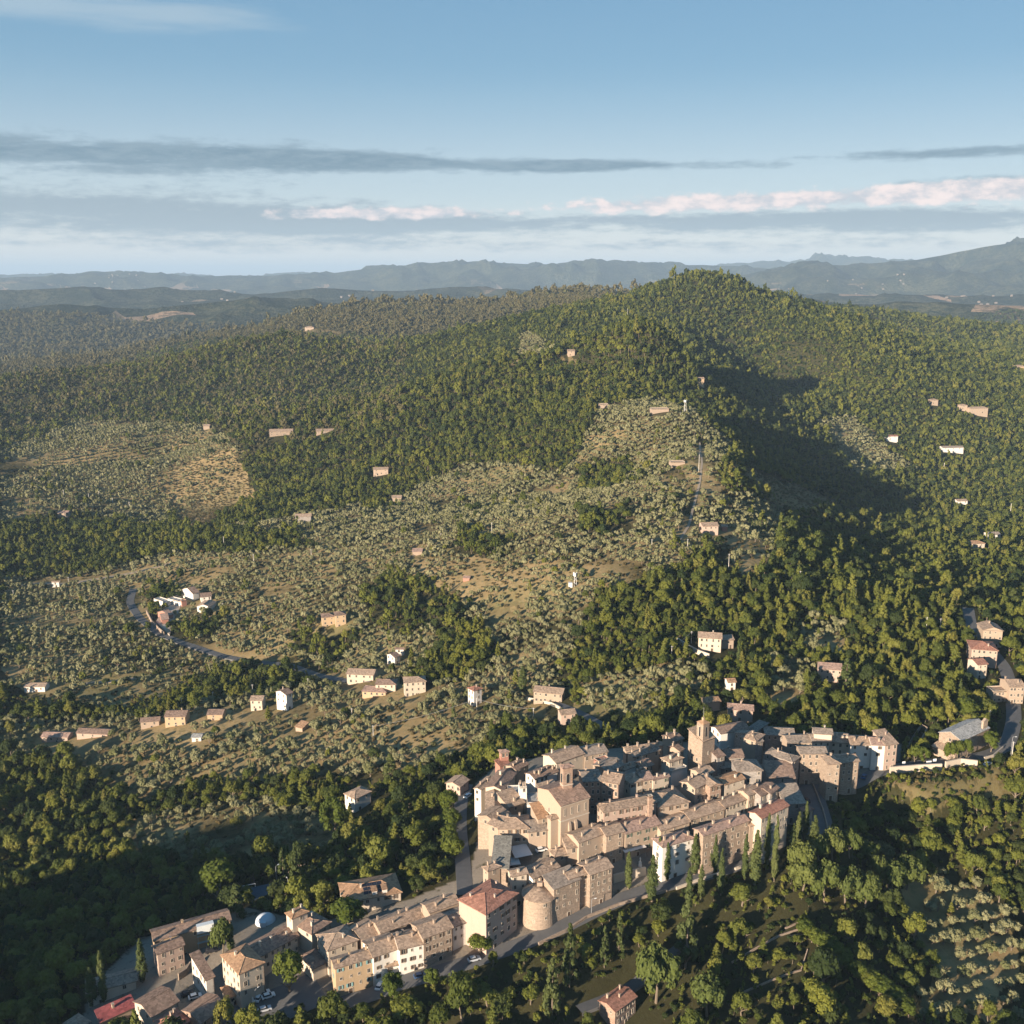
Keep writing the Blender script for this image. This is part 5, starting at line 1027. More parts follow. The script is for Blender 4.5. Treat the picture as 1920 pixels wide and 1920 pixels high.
PINL = ['leftmost umbrella pine of the clump, upper row next to the cypresses','second umbrella pine of the upper row in the clump','third umbrella pine of the upper row in the clump','fourth umbrella pine of the upper row, below the street end','fifth umbrella pine of the upper row in the clump','rightmost umbrella pine of the upper row in the clump',
 'leftmost umbrella pine of the lower row, bare trunk showing','large umbrella pine, second in the lower row of the clump','large umbrella pine in the middle of the lower row','umbrella pine just right of the lower row middle','umbrella pine lit from the left, second from the right end','umbrella pine at the right end of the clump','umbrella pine filling the centre of the clump between the rows']
for i, (x, f, t, r) in enumerate(PIN): placed('pine', x, f, t, r, i, 'umbrella_pine', PINL[i], 'pine', 'umbrella pines right of the cypresses', 1.35)
PIN2 = [(1230,1880,1800,36,'big double headed pine above the red roofed house'),(418,1790,1738,20,'round pine in the yard of the ochre hall'),(1325,1905,1850,30,'pine at the bottom edge right of the red roofed house')]
for i, (x, f, t, r, l) in enumerate(PIN2): placed('pine', x, f, t, r, i, 'umbrella_pine', l, 'pine', None, 1.35)
LIM = [(842,1530,1480,20,'yellow green lime tree, topmost of the roadside row'),(846,1560,1515,19,'yellow green lime tree, second from the top of the roadside row'),(842,1585,1545,19,'yellow green lime tree, third from the top of the roadside row'),(850,1612,1570,22,'yellow green lime tree, lowest of the roadside row'),
       (972,1430,1402,17,'bright green tree right of the red turret'),(543,1860,1790,26,'large green tree above the paved yard'),(625,1570,1495,26,'tall bright tree standing alone above the dark wood'),(780,1600,1545,24,'bright green tree above the solar panel villa'),(412,1690,1618,32,'yellow green tree beside the sports pitch'),
       (650,1740,1690,32,'rounded lit tree in front of the solar panel villa'),(738,1880,1828,20,'green tree on a pale trunk below the roadside'),(810,1855,1820,14,'small green tree below the road, right of the pale trunked one'),(925,1818,1785,9,'slim young tree at the edge of the road'),
       (1715,1430,1398,11,'clipped street tree, first from the left on the east terrace'),(1731,1433,1400,10,'clipped street tree, second on the east terrace'),(1780,1432,1392,12,'clipped street tree, third on the east terrace'),(1795,1430,1388,11,'clipped street tree, fourth on the east terrace'),(1811,1429,1386,10,'clipped street tree, fifth on the east terrace'),(1858,1410,1370,15,'round yellow green tree at the bend past the chapel'),
       (1810,1350,1310,22,'large round tree above the chapel'),(900,1790,1755,22,'garden tree at the foot of the big four storey house')]
for i, (x, f, t, r, l) in enumerate(LIM): placed('lime', x, f, t, r, i, 'lime_tree', l, 'tree', None, 2.85)

ORD = 'first second third fourth fifth sixth seventh eighth ninth tenth eleventh twelfth thirteenth fourteenth fifteenth'.split()
for i in range(15):
    k = i / 14; x = 1508 + 195*k; f = 1752 + 155*k**0.9
    placed('lime', x, f, f - 26 - 8*random.random(), 15 + 6*random.random(), i, 'hedge_tree', 'bright green tree of the foreground hedge line, %s from its top end' % ORD[i], 'tree', 'trees of the bright green hedge line', 2.85)
# ------------------------------------------------------------------ woods, olive groves and scrub over the hills
def blocked(x, y, z0, low=False):
    b = np.zeros(x.shape, bool)
    for ax, ay, u, v, W, D, z, h, lone in RECTS:
        near = (np.abs(x - ax) < W + D + 60) & (np.abs(y - ay) < W + D + 60)
        if not near.any(): continue
        dx = x[near] - ax; dy = y[near] - ay; a = dx*u[0] + dy*u[1]; c = dx*v[0] + dy*v[1]; fr = 9.0 if lone else 3.5
        b[near] |= (a > -4) & (a < W + 4) & (c > -fr) & (c < D + 4)
        # ground between a lone house and the open side is garden, not wood
        if not lone or low: continue
        t = np.array([-ax, -ay]) / math.hypot(ax, ay); s = dx - W*u[0]*0.5; q = dy - W*u[1]*0.5; al = s*t[0] + q*t[1]; ac = np.abs(-s*t[1] + q*t[0])
        b[near] |= (al > 0) & (al < 20) & (ac < W*0.55)
    for line, w in ROADS3:
        bb = (x > line[:, 0].min() - 8) & (x < line[:, 0].max() + 8) & (y > line[:, 1].min() - 8) & (y < line[:, 1].max() + 8)
        if bb.any(): b[bb] |= seg_dist(x[bb], y[bb], line) < (min(w, 5.5) if low else w + 1.5)
    for px, py, r in ([] if low else PLACED): b |= np.hypot(x - px, y - py) < r * 0.9 + 2.6
    return b
PITCHP = [(455,1668),(515,1655),(530,1680),(480,1695)]
def grid(y0, y1, s):
    ys = np.arange(y0, y1, s); out = []
    for yy in ys:
        xs = np.arange(-0.60*yy - 25, 0.60*yy + 25, s); out.append(np.stack([xs, np.full(xs.shape, yy)], -1))
    p = np.concatenate(out); return p + rng.uniform(-0.42, 0.42, p.shape) * s
def gather():
    res = {'oak': [], 'olive': [], 'scrub': [], 'heath': [], 'far': []}
    for y0, y1, s, rk in ((150, 430, 4.1, 0.86), (430, 700, 3.9, 0.76), (700, 1250, 3.9, 0.68), (1250, 2000, 4.4, 0.80), (2000, 2900, 6.6, 0.98), (2900, 4300, 14.0, 1.8)):
        p = grid(y0, y1, s); x, y = p[:, 0], p[:, 1]; z = terrain(x, y); px, py, d = proj(x, y, z); k = seen(x, y, z + 9) & (px > -60) & (px < 1980) & (py < 2010); x, y, z, px, py = x[k], y[k], z[k], px[k], py[k]
        jx = 16 * fbm(x/30, y/30, 41, 2) * 500 / np.maximum(y, 300); jy = 8 * fbm(x/30, y/30, 43, 2) * 500 / np.maximum(y, 300)
        ol, dr, sc = zones(px + jx, py + jy); bl = blocked(x, y, z) | inpoly(px, py, TOWN) | inpoly(px, py, PITCHP); u = rng.random(x.shape); n1 = fbm(x/38, y/38, 51, 3); n2 = fbm(x/130, y/130, 61, 3)
        sc2 = inpoly(px + jx, py + jy, SCRUB[1]); wood = ~ol & ~dr & (~sc | sc2) & ~bl; dens = np.where(y < 700, 0.74, 0.93); bank = (py > 1690) & (px > 620); dens = np.where(bank, 0.66, dens); wood &= (u < dens) & (n1 > -1.05)
        rad = np.clip(2.75*np.exp(rng.normal(0, 0.34, x.shape)), 1.5, 6.0) * rk * np.where(y < 700, 1.0, 1.12); rad *= 1 + 0.10*n2
        lod = np.where(y < 620, 0, np.where(y < 1400, 1, 2)); form = np.where(lod == 0, rng.integers(0, 4, x.shape), np.where(lod == 1, 4 + rng.integers(0, 6, x.shape), 10 + rng.integers(0, 5, x.shape)))
        rot = rng.uniform(0, 6.28, x.shape); tall = rad * rng.uniform(0.8, 1.5, x.shape)
        # crest of the summit and the knoll carry taller trees
        peak = (inpoly(px, py, [(1220,560),(1230,520),(1390,520),(1400,560)]) | inpoly(px, py, [(1150,600),(1300,600),(1310,720),(1150,720)])); tall = np.where(peak, tall * 1.22, tall)
        hb = wood & ((sc2 & (u < 0.6)) | (y > 2150) | ((px < 760) & (y > 1250) & (u < 0.3))) & (inpoly(px, py, [(-100,830),(0,810),(250,745),(260,672),(350,642),(560,628),(800,636),(1000,600),(1250,560),(1250,480),(-100,480)]) | ((px < 760) & (u < 0.3))); st = np.stack([x, y, z - 0.2, rad, rot, form, tall], -1)
        res['heath'].append(st[hb]); fw = wood & ~hb & (y > 2700); res['far'].append(st[fw]); res['oak'].append(st[wood & ~hb & ~fw])
        # lone trees in the groves
        lone = ol & ~dr & ~bl & (u < 0.03 + 0.10 * (n1 > 0.45)); res['oak'].append(np.stack([x, y, z - 0.2, rad*0.9, rot, form, tall*0.9], -1)[lone])
        oz = ol & ~bl & ~lone & (n1 > -0.5)
        lod2 = np.where(lod == 0, rng.integers(0, 4, x.shape), np.where(lod == 1, 4 + rng.integers(0, 6, x.shape), 10 + rng.integers(0, 5, x.shape)))
        ss = ((sc & ~sc2 & (u < 0.9)) | (dr & (u < 0.55)) | (ol & ~oz & ~lone & (u < 0.28))) & ~bl; srad = rng.uniform(0.8, 1.9, x.shape) * (s / 4.6) ** 0.6; res['scrub'].append(np.stack([x, y, z - 0.1, srad, rot, lod2, srad * rng.uniform(0.8, 1.4, x.shape)], -1)[ss])
    # olives stand in planted rows that bend with the slope
    ca, sa = math.cos(0.42), math.sin(0.42); u_, v_ = np.meshgrid(np.arange(-1500, 1900, 4.7), np.arange(-300, 2250, 6.6)); u_ = u_.ravel() + rng.uniform(-.7, .7, u_.size); v_ = v_.ravel() + rng.uniform(-.45, .45, v_.size)
    v_ = v_ + 10 * np.sin(u_ / 90.0) ; x = u_*ca - v_*sa; y = u_*sa + v_*ca; k = (y > 160) & (y < 2050) & (np.abs(x) < 0.56*y + 20); x, y = x[k], y[k]; z = terrain(x, y); px, py, d = proj(x, y, z); k = seen(x, y, z + 5) & (px > -60) & (px < 1980) & (py < 2010); x, y, z, px, py = x[k], y[k], z[k], px[k], py[k]
    jx = 16 * fbm(x/30, y/30, 41, 2) * 500 / np.maximum(y, 300); jy = 8 * fbm(x/30, y/30, 43, 2) * 500 / np.maximum(y, 300); ol, dr, sc = zones(px + jx, py + jy); n1 = fbm(x/38, y/38, 51, 3); n2 = fbm(x/130, y/130, 61, 3)
    oz = ol & ~blocked(x, y, z) & (rng.random(x.shape) < np.where(dr, 0.42, 0.94)) & (n1 > -0.85 + 0.3*n2); m = oz.sum(); x, y, z = x[oz], y[oz], z[oz]
    form = np.where(y < 620, rng.integers(0, 4, m), np.where(y < 1150, 4 + rng.integers(0, 6, m), 10 + rng.integers(0, 5, m))); orad = np.clip(2.0*np.exp(rng.normal(0, .24, m)), 1.0, 3.3) * np.where(y > 900, 1.08, 1.0)
    res['olive'].append(np.stack([x, y, z - 0.15, orad, rng.uniform(0, 6.28, m), form, orad * rng.uniform(0.85, 1.3, m)], -1))
    # undergrowth between the near trees
    p = grid(150, 640, 2.7); x, y = p[:, 0], p[:, 1]; z = terrain(x, y); px, py, d = proj(x, y, z); ol, dr, sc = zones(px, py); k = seen(x, y, z + 2) & ~ol & ~blocked(x, y, z, True) & ~inpoly(px, py, TOWN) & ~inpoly(px, py, PITCHP) & (px > -40) & (px < 1960) & (py < 1990) & (rng.random(x.shape) < 0.75)
    r = rng.uniform(0.6, 1.7, x.shape); un = np.stack([x, y, z - 0.1, r, rng.uniform(0, 6.28, x.shape), 4 + rng.integers(0, 6, x.shape), r], -1)[k]
    return {k: np.concatenate(v) for k, v in res.items()}, un
RES, UNDER = gather()
MARKS = [(345,1750,'the long ochre hall'),(440,1820,'the three storey cream house'),(230,1850,'the cream barn'),(680,1670,'the villa with solar panels'),(640,1840,'the ochre end house'),(760,1810,'the white veranda house'),(910,1720,'the big four storey house'),(1010,1710,'the round tower'),
 (1120,1660,'the last stone house'),(1270,1640,'the white pink roofed house'),(1360,1620,'the long stone front'),(1440,1580,'the tall cream palace'),(1535,1530,'the shaded curving street'),(1600,1470,'the tall stone tower house'),(1750,1440,'the sunlit retaining wall'),(1815,1370,'the chapel'),(1880,1290,'the tan apartment house'),
 (1850,1210,'the bright red roof'),(1580,1250,'the pink house among trees'),(1335,1200,'the cream farmhouse'),(1385,1340,'the long pinkish house'),(1310,1370,'the square tower'),(1150,1390,'the back wall houses'),(940,1420,'the red turret'),(855,1470,'the small pink house'),(667,1495,'the lone white house'),(1040,1300,'the long stone farmhouse'),
 (880,1300,'the white red roofed house'),(770,1280,'the three storey cream house'),(675,1265,'the plain cream farmhouse'),(520,1310,'the tall white gabled house'),(330,1340,'the ochre farmhouse'),(110,1375,'the long low pink shed'),(865,1560,'the west road'),(1155,1880,'the red roofed bottom house'),(1440,1790,'the terrace walls'),(1600,1640,'the umbrella pines'),
 (490,1675,'the sports court'),(1750,1720,'the ravine bottom'),(1820,1850,'the lower right corner'),(150,1600,'the dark left wood'),(60,1800,'the lower left corner'),(400,1560,'the shadowed grove'),(1250,1740,'the dark bank'),(1040,1850,'the conical fir'),(1780,1560,'the ravine slope')]
FARMARKS = [(1330,985,'the ridge villa'),(1310,890,'the ridge track'),(340,1130,'the cemetery'),(115,960,'the pink roofed house at far left'),(570,970,'the grey stone house'),(740,925,'the half hidden house'),(780,1035,'the low cream house'),(1500,1090,'the wooded ridge top'),(1885,950,'the shadowed valley'),(1780,870,'the long white house'),(230,930,'the bare earth patch'),(1080,1090,'the golden slope mast'),(90,1090,'the white house by a yard'),(430,1010,'the middle wood')]
def where(px, py, marks=None):
    d = [((px - a) ** 2 + (py - b) ** 2, a, b, n) for a, b, n in (marks or MARKS)]; _, a, b, n = min(d); dx, dy = px - a, py - b; near = 'close ' if dx*dx + dy*dy < 40**2 else ''
    return near + ('left of ' if dx < 0 else 'right of ') + n if abs(dx) > 1.2 * abs(dy) else near + ('above ' if dy < 0 else 'below ') + n
def split(kind, name, cat, noun, stuff, stuff_label, maxn=300, keep=None):
    d = RES[kind]; px, py, dd = proj(d[:, 0], d[:, 1], d[:, 2]); vis = (px > 5) & (px < 1915) & (py < 1912); score = np.where(vis, d[:, 3] / dd, 0)
    top = np.argsort(-score)[:maxn]; mask = np.ones(len(d), bool); mask[top] = False; q = np.quantile(d[top, 3], (0.33, 0.67)); hq = np.quantile(d[top, 6] / d[top, 3], (0.4, 0.6))
    for i, t in enumerate(top):
        x, y, z, r, rot, f, tall = d[t]; size = 'small' if r < q[0] else ('large' if r > q[1] else 'middling'); sh = 'squat' if tall / r < hq[0] else ('tall' if tall / r > hq[1] else 'round')
        tone = ('green', 'dark green', 'yellowish green')[i % 3] if kind == 'oak' else 'silvery'; lab = '%s %s %s %s %s' % (size, sh, tone, noun, where(px[t], py[t]))
        tree(kind, x, y, z, r, rot, i, name, lab, cat, noun + 's around the town', tall / r)
    print(kind, len(d)); return scatter_object(stuff, kind, d[mask], stuff_label)
split('oak', 'broadleaf_tree', 'tree', 'broadleaf tree', 'woodland', 'dense green broadleaf woodland covering the hills')
split('olive', 'olive_tree', 'olive tree', 'olive tree', 'olive_grove', 'silvery olive groves on dry terraces')
scatter_object('shrubs', 'scrub', RES['scrub'], 'low brownish scrub on dry slopes')
VARI['scrub'] = VARI['oak']; VARI['heath'] = recoloured_forms('heath', 'heath'); VARI['far'] = recoloured_forms('oakdark', 'far'); scatter_object('far_woodland', 'far', RES['far'], 'dark woods on the low hills beyond the ridge'); scatter_object('heath_wood', 'heath', RES['heath'], 'brownish dry woodland on the ridge behind')
scatter_object('undergrowth', 'scrub', UNDER, 'dark undergrowth beneath the trees')
# ------------------------------------------------------------------ cars, poles, masts, awnings and other small things
CARP = {}
def car_parts():
    b = MB(); prof = [(-2.1,0.35),(2.1,0.35),(2.1,0.75),(1.9,0.9),(0.9,0.98),(-1.7,1.0),(-2.1,0.85)]
    for sgn in (1, -1):
        f = [(x, sgn*0.86, z) for x, z in prof]; b.face(f[::-1] if sgn > 0 else f)
    for i in range(len(prof)):
        p, q = prof[i], prof[(i+1) % len(prof)]; b.face([(p[0],-.86,p[1]),(p[0],.86,p[1]),(q[0],.86,q[1]),(q[0],-.86,q[1])][::-1])
    c = MB(); lo = [(1.0,.80),(1.0,-.80),(-1.75,-.80),(-1.75,.80)]; hi = [(0.35,.66),(0.35,-.66),(-1.35,-.66),(-1.35,.66)]
    for i in range(4):
        j = (i+1) % 4; c.face([(*lo[j],0.98),(*lo[i],0.98),(*hi[i],1.44),(*hi[j],1.44)])
    r = MB(); r.box(-1.36,-.67,1.44,0.36,.67,1.49)
    w = MB(); n = 12
    for y in (-0.1, 0.1): w.face([(0.32*math.cos(2*math.pi*i/n), y, 0.32*math.sin(2*math.pi*i/n)) for i in range(n)][::(1 if y < 0 else -1)])
    for i in range(n):
        a, d = 2*math.pi*i/n, 2*math.pi*(i+1)/n; w.face([(0.32*math.cos(a),-.1,0.32*math.sin(a)),(0.32*math.cos(a),.1,0.32*math.sin(a)),(0.32*math.cos(d),.1,0.32*math.sin(d)),(0.32*math.cos(d),-.1,0.32*math.sin(d))])
    hl = MB(); hl.box(2.08, -0.18, 0.62, 2.13, 0.18, 0.78)
    return b, c, r, w, hl
_cb = car_parts(); TYRE = mat_plain('tyre', (0.02, 0.02, 0.02)); LAMPG = mat_plain('lamp_glass', (0.7, 0.7, 0.68), 0.2)
CARM = [_cb[1].mesh('cabin_glass', GLASS), _cb[3].mesh('wheel', TYRE), _cb[4].mesh('headlight', LAMPG)]
def car(px, py, hd, colname, col, label):
    p = hit(px, py, 0.9); z = float(terrain(p[0], p[1])) + 0.14; e = empty('parked_car', (p[0], p[1], z), R(hd)); setp(e, label, 'car', 'parked cars')
    m = mat_plain('paint_' + colname, col, 0.3, 0.05); k = ('b', colname)
    if k not in CARP: CARP[k] = (_cb[0].mesh('body', m), _cb[2].mesh('roof', m))
    bo = mobj('body', CARP[k][0], e); mobj('cabin_glass', CARM[0], e); mobj('roof', CARP[k][1], e)
    for x in (-1.3, 1.3):
        for y in (-.8, .8): mobj('wheel', CARM[1], e, (x, y, 0.32))
    for y in (-.6, .6): mobj('headlight', CARM[2], bo, (0, y, 0))
WH, SI, BK, BL = ('white', (.75,.75,.74)), ('silver', (.45,.47,.5)), ('black', (.03,.03,.035)), ('blue', (.05,.10,.2))
for a in [(877,1491,60,*WH,'white car on the road west of the walls'),(889,1797,22,*SI,'silver car below the big four storey house'),(811,1823,20,*BK,'dark car by the roadside wall of the lower street'),(788,1828,20,*BL,'dark blue car next to the dark one in the lower street'),
  (712,1847,75,*WH,'white car parked nose in at the foot of the ochre end house'),(366,1867,25,*WH,'white car in front of the white annex'),(351,1862,30,*BK,'black car in front of the white annex'),(494,1861,30,*WH,'white car, left of two beside the cream three storey house'),
  (503,1866,28,*WH,'white car, right of two beside the cream three storey house'),(496,1891,25,*SI,'silver blue estate car at the bottom of the car park'),(485,1869,80,*WH,'white car near the white statue'),(397,1781,20,*BK,'dark car in the yard of the ochre hall'),
  (1015,1592,25,*WH,'white van in the shaded piazza'),(1620,1455,60,*BL,'blue car below the white terrace house'),(1512,1499,100,*BK,'dark car in the shaded curving street'),(1852,1432,30,*SI,'silver car past the bend by the chapel')]: car(*a)
POLEM = mat_plain('pole_concrete', (0.60, 0.56, 0.50), 0.8, 0.1)
def pole(px, top, foot, label, group):
    p = hit(px, foot); D = float(np.linalg.norm(p - [0, 0, CAM_H])); H = float(np.clip((foot-top)*D/F*1.05, 7, 14)); e = empty('power_pole', tuple(p)); setp(e, label, 'power pole', group)
    m = MB(); w = max(0.16, D*0.00022); m.tube([(0,0,-.5),(0,0,H)], [w, w*0.7], 6); m.obj('shaft', POLEM, e)
    m = MB(); m.box(-0.8,-.06,H-.6,.8,.06,H-.45); m.obj('crossarm', METAL, e)
    m = MB()
    return e, p, H
POL = [(26,1108,1123),(129,1083,1097),(418,1132,1147),(578,1273,1292),(341,1313,1328),(400,1305,1317),(474,1293,1303),(700,1360,1385),(894,1317,1332),(1000,1327,1352),(660,1337,1350),(760,1480,1500),(1366,1039,1065),(1499,1072,1102),(1603,1104,1132),(1296,1187,1206),
 (1259,1215,1234),(1762,1161,1183),(1736,1159,1185),(1894,943,966),(1289,1012,1029),(1452,1054,1065),(1627,1254,1282),(1222,1011,1029),(186,922,933),(120,920,934),(167,927,940),(212,935,948),(243,942,955),(382,1002,1015),(420,1007,1025),(437,987,1000),(582,940,952),(827,992,1004),
 (867,982,997),(922,980,1002),(476,1040,1060),(584,1030,1050),(1769,870,887),(1896,1394,1429),(1854,1336,1358)]
PT = {}
for x, t, f in POL:
    l = 'thin pale power pole ' + where(x, f, MARKS + FARMARKS)
    PT[(x, f)] = pole(x, t, f, l, 'power poles')
def cable(a, b, label):
    e1, p1, h1 = PT[a]; e2, p2, h2 = PT[b]; A = np.array([p1[0], p1[1], p1[2]+h1-.45]); B = np.array([p2[0], p2[1], p2[2]+h2-.45]); pts = []
    for i in range(17):
        t = i/16; q = A + (B-A)*t; q[2] -= 4*t*(1-t)*np.linalg.norm(B-A)*0.03; pts.append(tuple(q))
    m = MB(); m.tube(pts, 0.05, 4); setp(m.obj('overhead_cable', METAL), label, 'cable')
cable((700,1385), (894,1332), 'overhead cable hanging over the olive grove'); cable((894,1332), (1000,1352), 'overhead cable in front of the white house with a red roof'); cable((1259,1234), (1296,1206), 'overhead cable near the curved garden wall')
def lattice_mast(px, top, foot, w, label):
    p = hit(px, foot); D = float(np.linalg.norm(p - [0, 0, CAM_H])); H = (foot-top)*D/F; e = empty('antenna_mast', tuple(p)); setp(e, label, 'antenna mast'); white = mat_plain('mast_white', (.6,.59,.57), 0.5, 0.05)
    for a in range(3):
        t = a*2.094; m = MB(); m.tube([(math.cos(t)*w, math.sin(t)*w, -1), (math.cos(t)*w*.5, math.sin(t)*w*.5, H)], [.12, .09], 5); m.obj('leg', white, e)
    n = max(3, int(H/3.5)); m = MB()
    for i in range(n):
        z = (i+.5)*H/n; r = w*(1-.5*z/H)
        for a in range(3): m.tube([(math.cos(a*2.094)*r, math.sin(a*2.094)*r, z-1.2), (math.cos((a+1)*2.094)*r, math.sin((a+1)*2.094)*r, z+1.2)], .08, 4)
    o = m.obj('bracing', white, e); o['kind'] = 'stuff'
    for a in range(3):
        t = a*2.094+.5; m = MB(); c, s_ = math.cos(t), math.sin(t); r = w*.5+.5; m.box(c*r-.35, s_*r-.35, H-2.6, c*r+.35, s_*r+.35, H-.2); m.obj('antenna_panel', white, e)
    m = MB(); m.box(-w-3, -1.5, -0.5, -w-.5, 1.5, 2.4); m.obj('equipment_cabin', white, e)
lattice_mast(1284,750,778,1.6,'tall white antenna mast on the ridge crest'); lattice_mast(1078,1072,1099,1.2,'white antenna mast on the golden slope'); 
for px, t, f, l in [(1176,580,606,'thin mast on top of the knoll'),(1310,852,884,'white post beside the ridge track')]:
    p = hit(px, f); D = float(np.linalg.norm(p - [0, 0, CAM_H])); H = (f-t)*D/F; e = empty('mast', tuple(p)); setp(e, l, 'mast'); m = MB(); m.tube([(0,0,-1),(0,0,H)], [.2,.14], 6); m.obj('shaft', POLEM, e); m = MB(); m.tube([(0,0,H-.02),(0,0,H+1.6)], .06, 4); m.obj('aerial', METAL, e)
def lamp(px, top, foot, label):
    p = hit(px, foot); D = float(np.linalg.norm(p - [0, 0, CAM_H])); H = float(np.clip((foot-top)*D/F*1.15, 5, 12)); e = empty('street_lamp', tuple(p), random.random()*6); setp(e, label, 'street lamp', 'street lamps'); m = MB(); m.tube([(0,0,-.3),(0,0,H),(.3,0,H+.3),(1.2,0,H+.35)], [.10,.07,.06,.05], 6); m.obj('post', METAL, e); m = MB(); m.box(1.0,-.16,H+.24,1.7,.16,H+.4); m.obj('lamp_head', LAMPG, e)
for a in [(438,1652,1671,'street lamp beside the yellow green tree at the sports pitch'),(520,1631,1680,'tall floodlight pole at the sports pitch, taller one'),(541,1653,1678,'floodlight pole at the sports pitch, shorter one'),(1109,1696,1712,'street lamp on the road by the round tower'),(1894,1390,1425,'curved street lamp at the right edge'),(480,1860,1884,'street lamp at the porch building')]: lamp(*a)
def patch(name, corners, z, mat, label, sub=6, drop=0.6):
    q = [at_z(*c, z) for c in corners]; m = MB(); m.prism([(a[0], a[1]) for a in q][::-1] if np.cross(q[1][:2]-q[0][:2], q[2][:2]-q[1][:2]) < 0 else [(a[0], a[1]) for a in q], z-drop, z); o = m.obj(name, mat); setp(o, label, kind='structure'); return q
zc = float(terrain(*hit(488,1678)[:2])) + 0.5
patch('sports_pitch', [(455,1668),(512,1655),(528,1680),(478,1696)], zc, mat_plain('pitch_blue', (0.055, 0.085, 0.115), 0.9, 0.2), 'dark blue sports court', drop=4)
def goal(px, py, rz, label):
    p = hit(px, py); e = empty('goal_frame', (p[0], p[1], max(p[2], 0*p[2]+float(terrain(p[0], p[1])))+.5), R(rz)); setp(e, label, 'goal'); w = mat_plain('goal_white', (.8,.8,.78))
    for x in (-2.4, 2.4): m = MB(); m.tube([(x,0,-.8),(x,0,2.4)], .1, 6); m.obj('goal_post', w, e)
    m = MB(); m.tube([(-2.5,0,2.42),(2.5,0,2.42)], .1, 6); m.obj('crossbar', w, e)
    for x in (-2.4, 2.4): m = MB(); m.tube([(x,0.1,2.3),(x,1.2,-.4)], .06, 4); m.obj('stay', w, e)
patch('courtyard', [(292,1165),(330,1110),(395,1125),(385,1140),(330,1150),(318,1190)], float(terrain(*hit(330,1145)[:2]))+.3, PAVE, 'pale paved court of the cemetery', drop=5)
goal(467,1672,20,'white goal frame on the dark blue sports court'); goal(573,1653,20,'white goal frame on the grass behind the villa')
def dome(px, py, r, label):
    p = hit(px, py); e = empty('dome_tent', tuple(p)); setp(e, label, 'tent'); m = MB(); n, k = 20, 6
    for i in range(k):
        a, b = i*math.pi/2/k, (i+1)*math.pi/2/k
        for j in range(n):
            t, u = 2*math.pi*j/n, 2*math.pi*(j+1)/n; P_ = lambda e_, t_: (r*math.cos(e_)*math.cos(t_), r*math.cos(e_)*math.sin(t_), r*.8*math.sin(e_)); f = [P_(a,t), P_(a,u), P_(b,u), P_(b,t)]; m.face(f if i < k-1 else f[:3])
    m.obj('cover', mat_plain('white_canvas', (.50,.53,.56), .7, .05), e); m = MB(); m.box(-1,-r-.4,0,1,-r*.8,2.2); m.obj('entrance', mat_plain('white_canvas', (.50,.53,.56)), e)
dome(498,1728,3.6,'small white domed tent beside the orange roofed house')
def awning(fr, c, w, d, h, rz, label, slope=0.12):
    px, py = G(fr, c); p = hit(px, py, h); e = empty('awning', (p[0], p[1], p[2]-h), R(rz)); setp(e, label, 'awning'); m = MB(); slab(m, [(-w/2,-d/2,h),(w/2,-d/2,h),(w/2,d/2,h+d*slope),(-w/2,d/2,h+d*slope)], .08); m.obj('canopy', mat_plain('awning_cloth', (.62,.58,.54), .8, .08), e)
    for x in (-w/2+.15, w/2-.15):
        for y in (-d/2+.15, d/2-.15): m = MB(); m.tube([(x,y,-.5),(x,y,h-.09+(y+d/2)*slope)], .05, 5); m.obj('post', METAL, e)
awning('c1',(715,1265),6.5,6.5,3.2,20,'large pale awning over the piazza terrace'); awning('c1',(655,1352),4,4,2.8,15,'smaller pale awning at the lower end of the piazza'); awning('c1',(1682,1232),9,3,3.4,25,'long cream awning along a house front')
def brick_stack():
    house('k2',(1512,1280),(1578,1268),1.4,17,'f','brick','pink',label='tall brick chimney stack rising behind the pink palace',name='chimney_stack',cat='chimney',door=False,minw=1.4)
brick_stack()
def solar():
    vr = [o for o in bpy.data.objects if o.get('label') == 'broad villa with an orange hipped roof and solar panels'][0]; roof = [c for c in vr.children if c.name.startswith('roof')][0]
    pm = mat_plain('solar_cell', (.018,.022,.035), .25, .2); W = max(v.co.x for v in roof.data.vertices)-.45; D = max(v.co.y for v in roof.data.vertices)-.45; q = min(W, D)/2; s_ = .33
    for i in range(3):
        for j in range(4):
            x0 = W*.36 + j*W*.085; y0 = D*.50 - (i+1)*D*.13; zf = lambda y: 7 + y*s_ + .06; m = MB(); slab(m, [(x0,y0,zf(y0)),(x0+W*.078,y0,zf(y0)),(x0+W*.078,y0+D*.11,zf(y0+D*.11)),(x0,y0+D*.11,zf(y0+D*.11))], .05); m.obj('solar_panel', pm, roof)
    for x0 in (W*.5, W*.68):
        m = MB(); z1 = 7 + 3.2*s_; m.box(x0, .6, 7.0, x0+1.6, 3.4, z1+.45); d = m.obj('dormer', MW('white'), roof); m = MB(); slab(m, [(x0-.2,.4,z1+.46),(x0+1.8,.4,z1+.46),(x0+1.8,3.6,z1+.75),(x0-.2,3.6,z1+.75)], .1); m.obj('dormer_roof', MR('orange'), d)
solar()
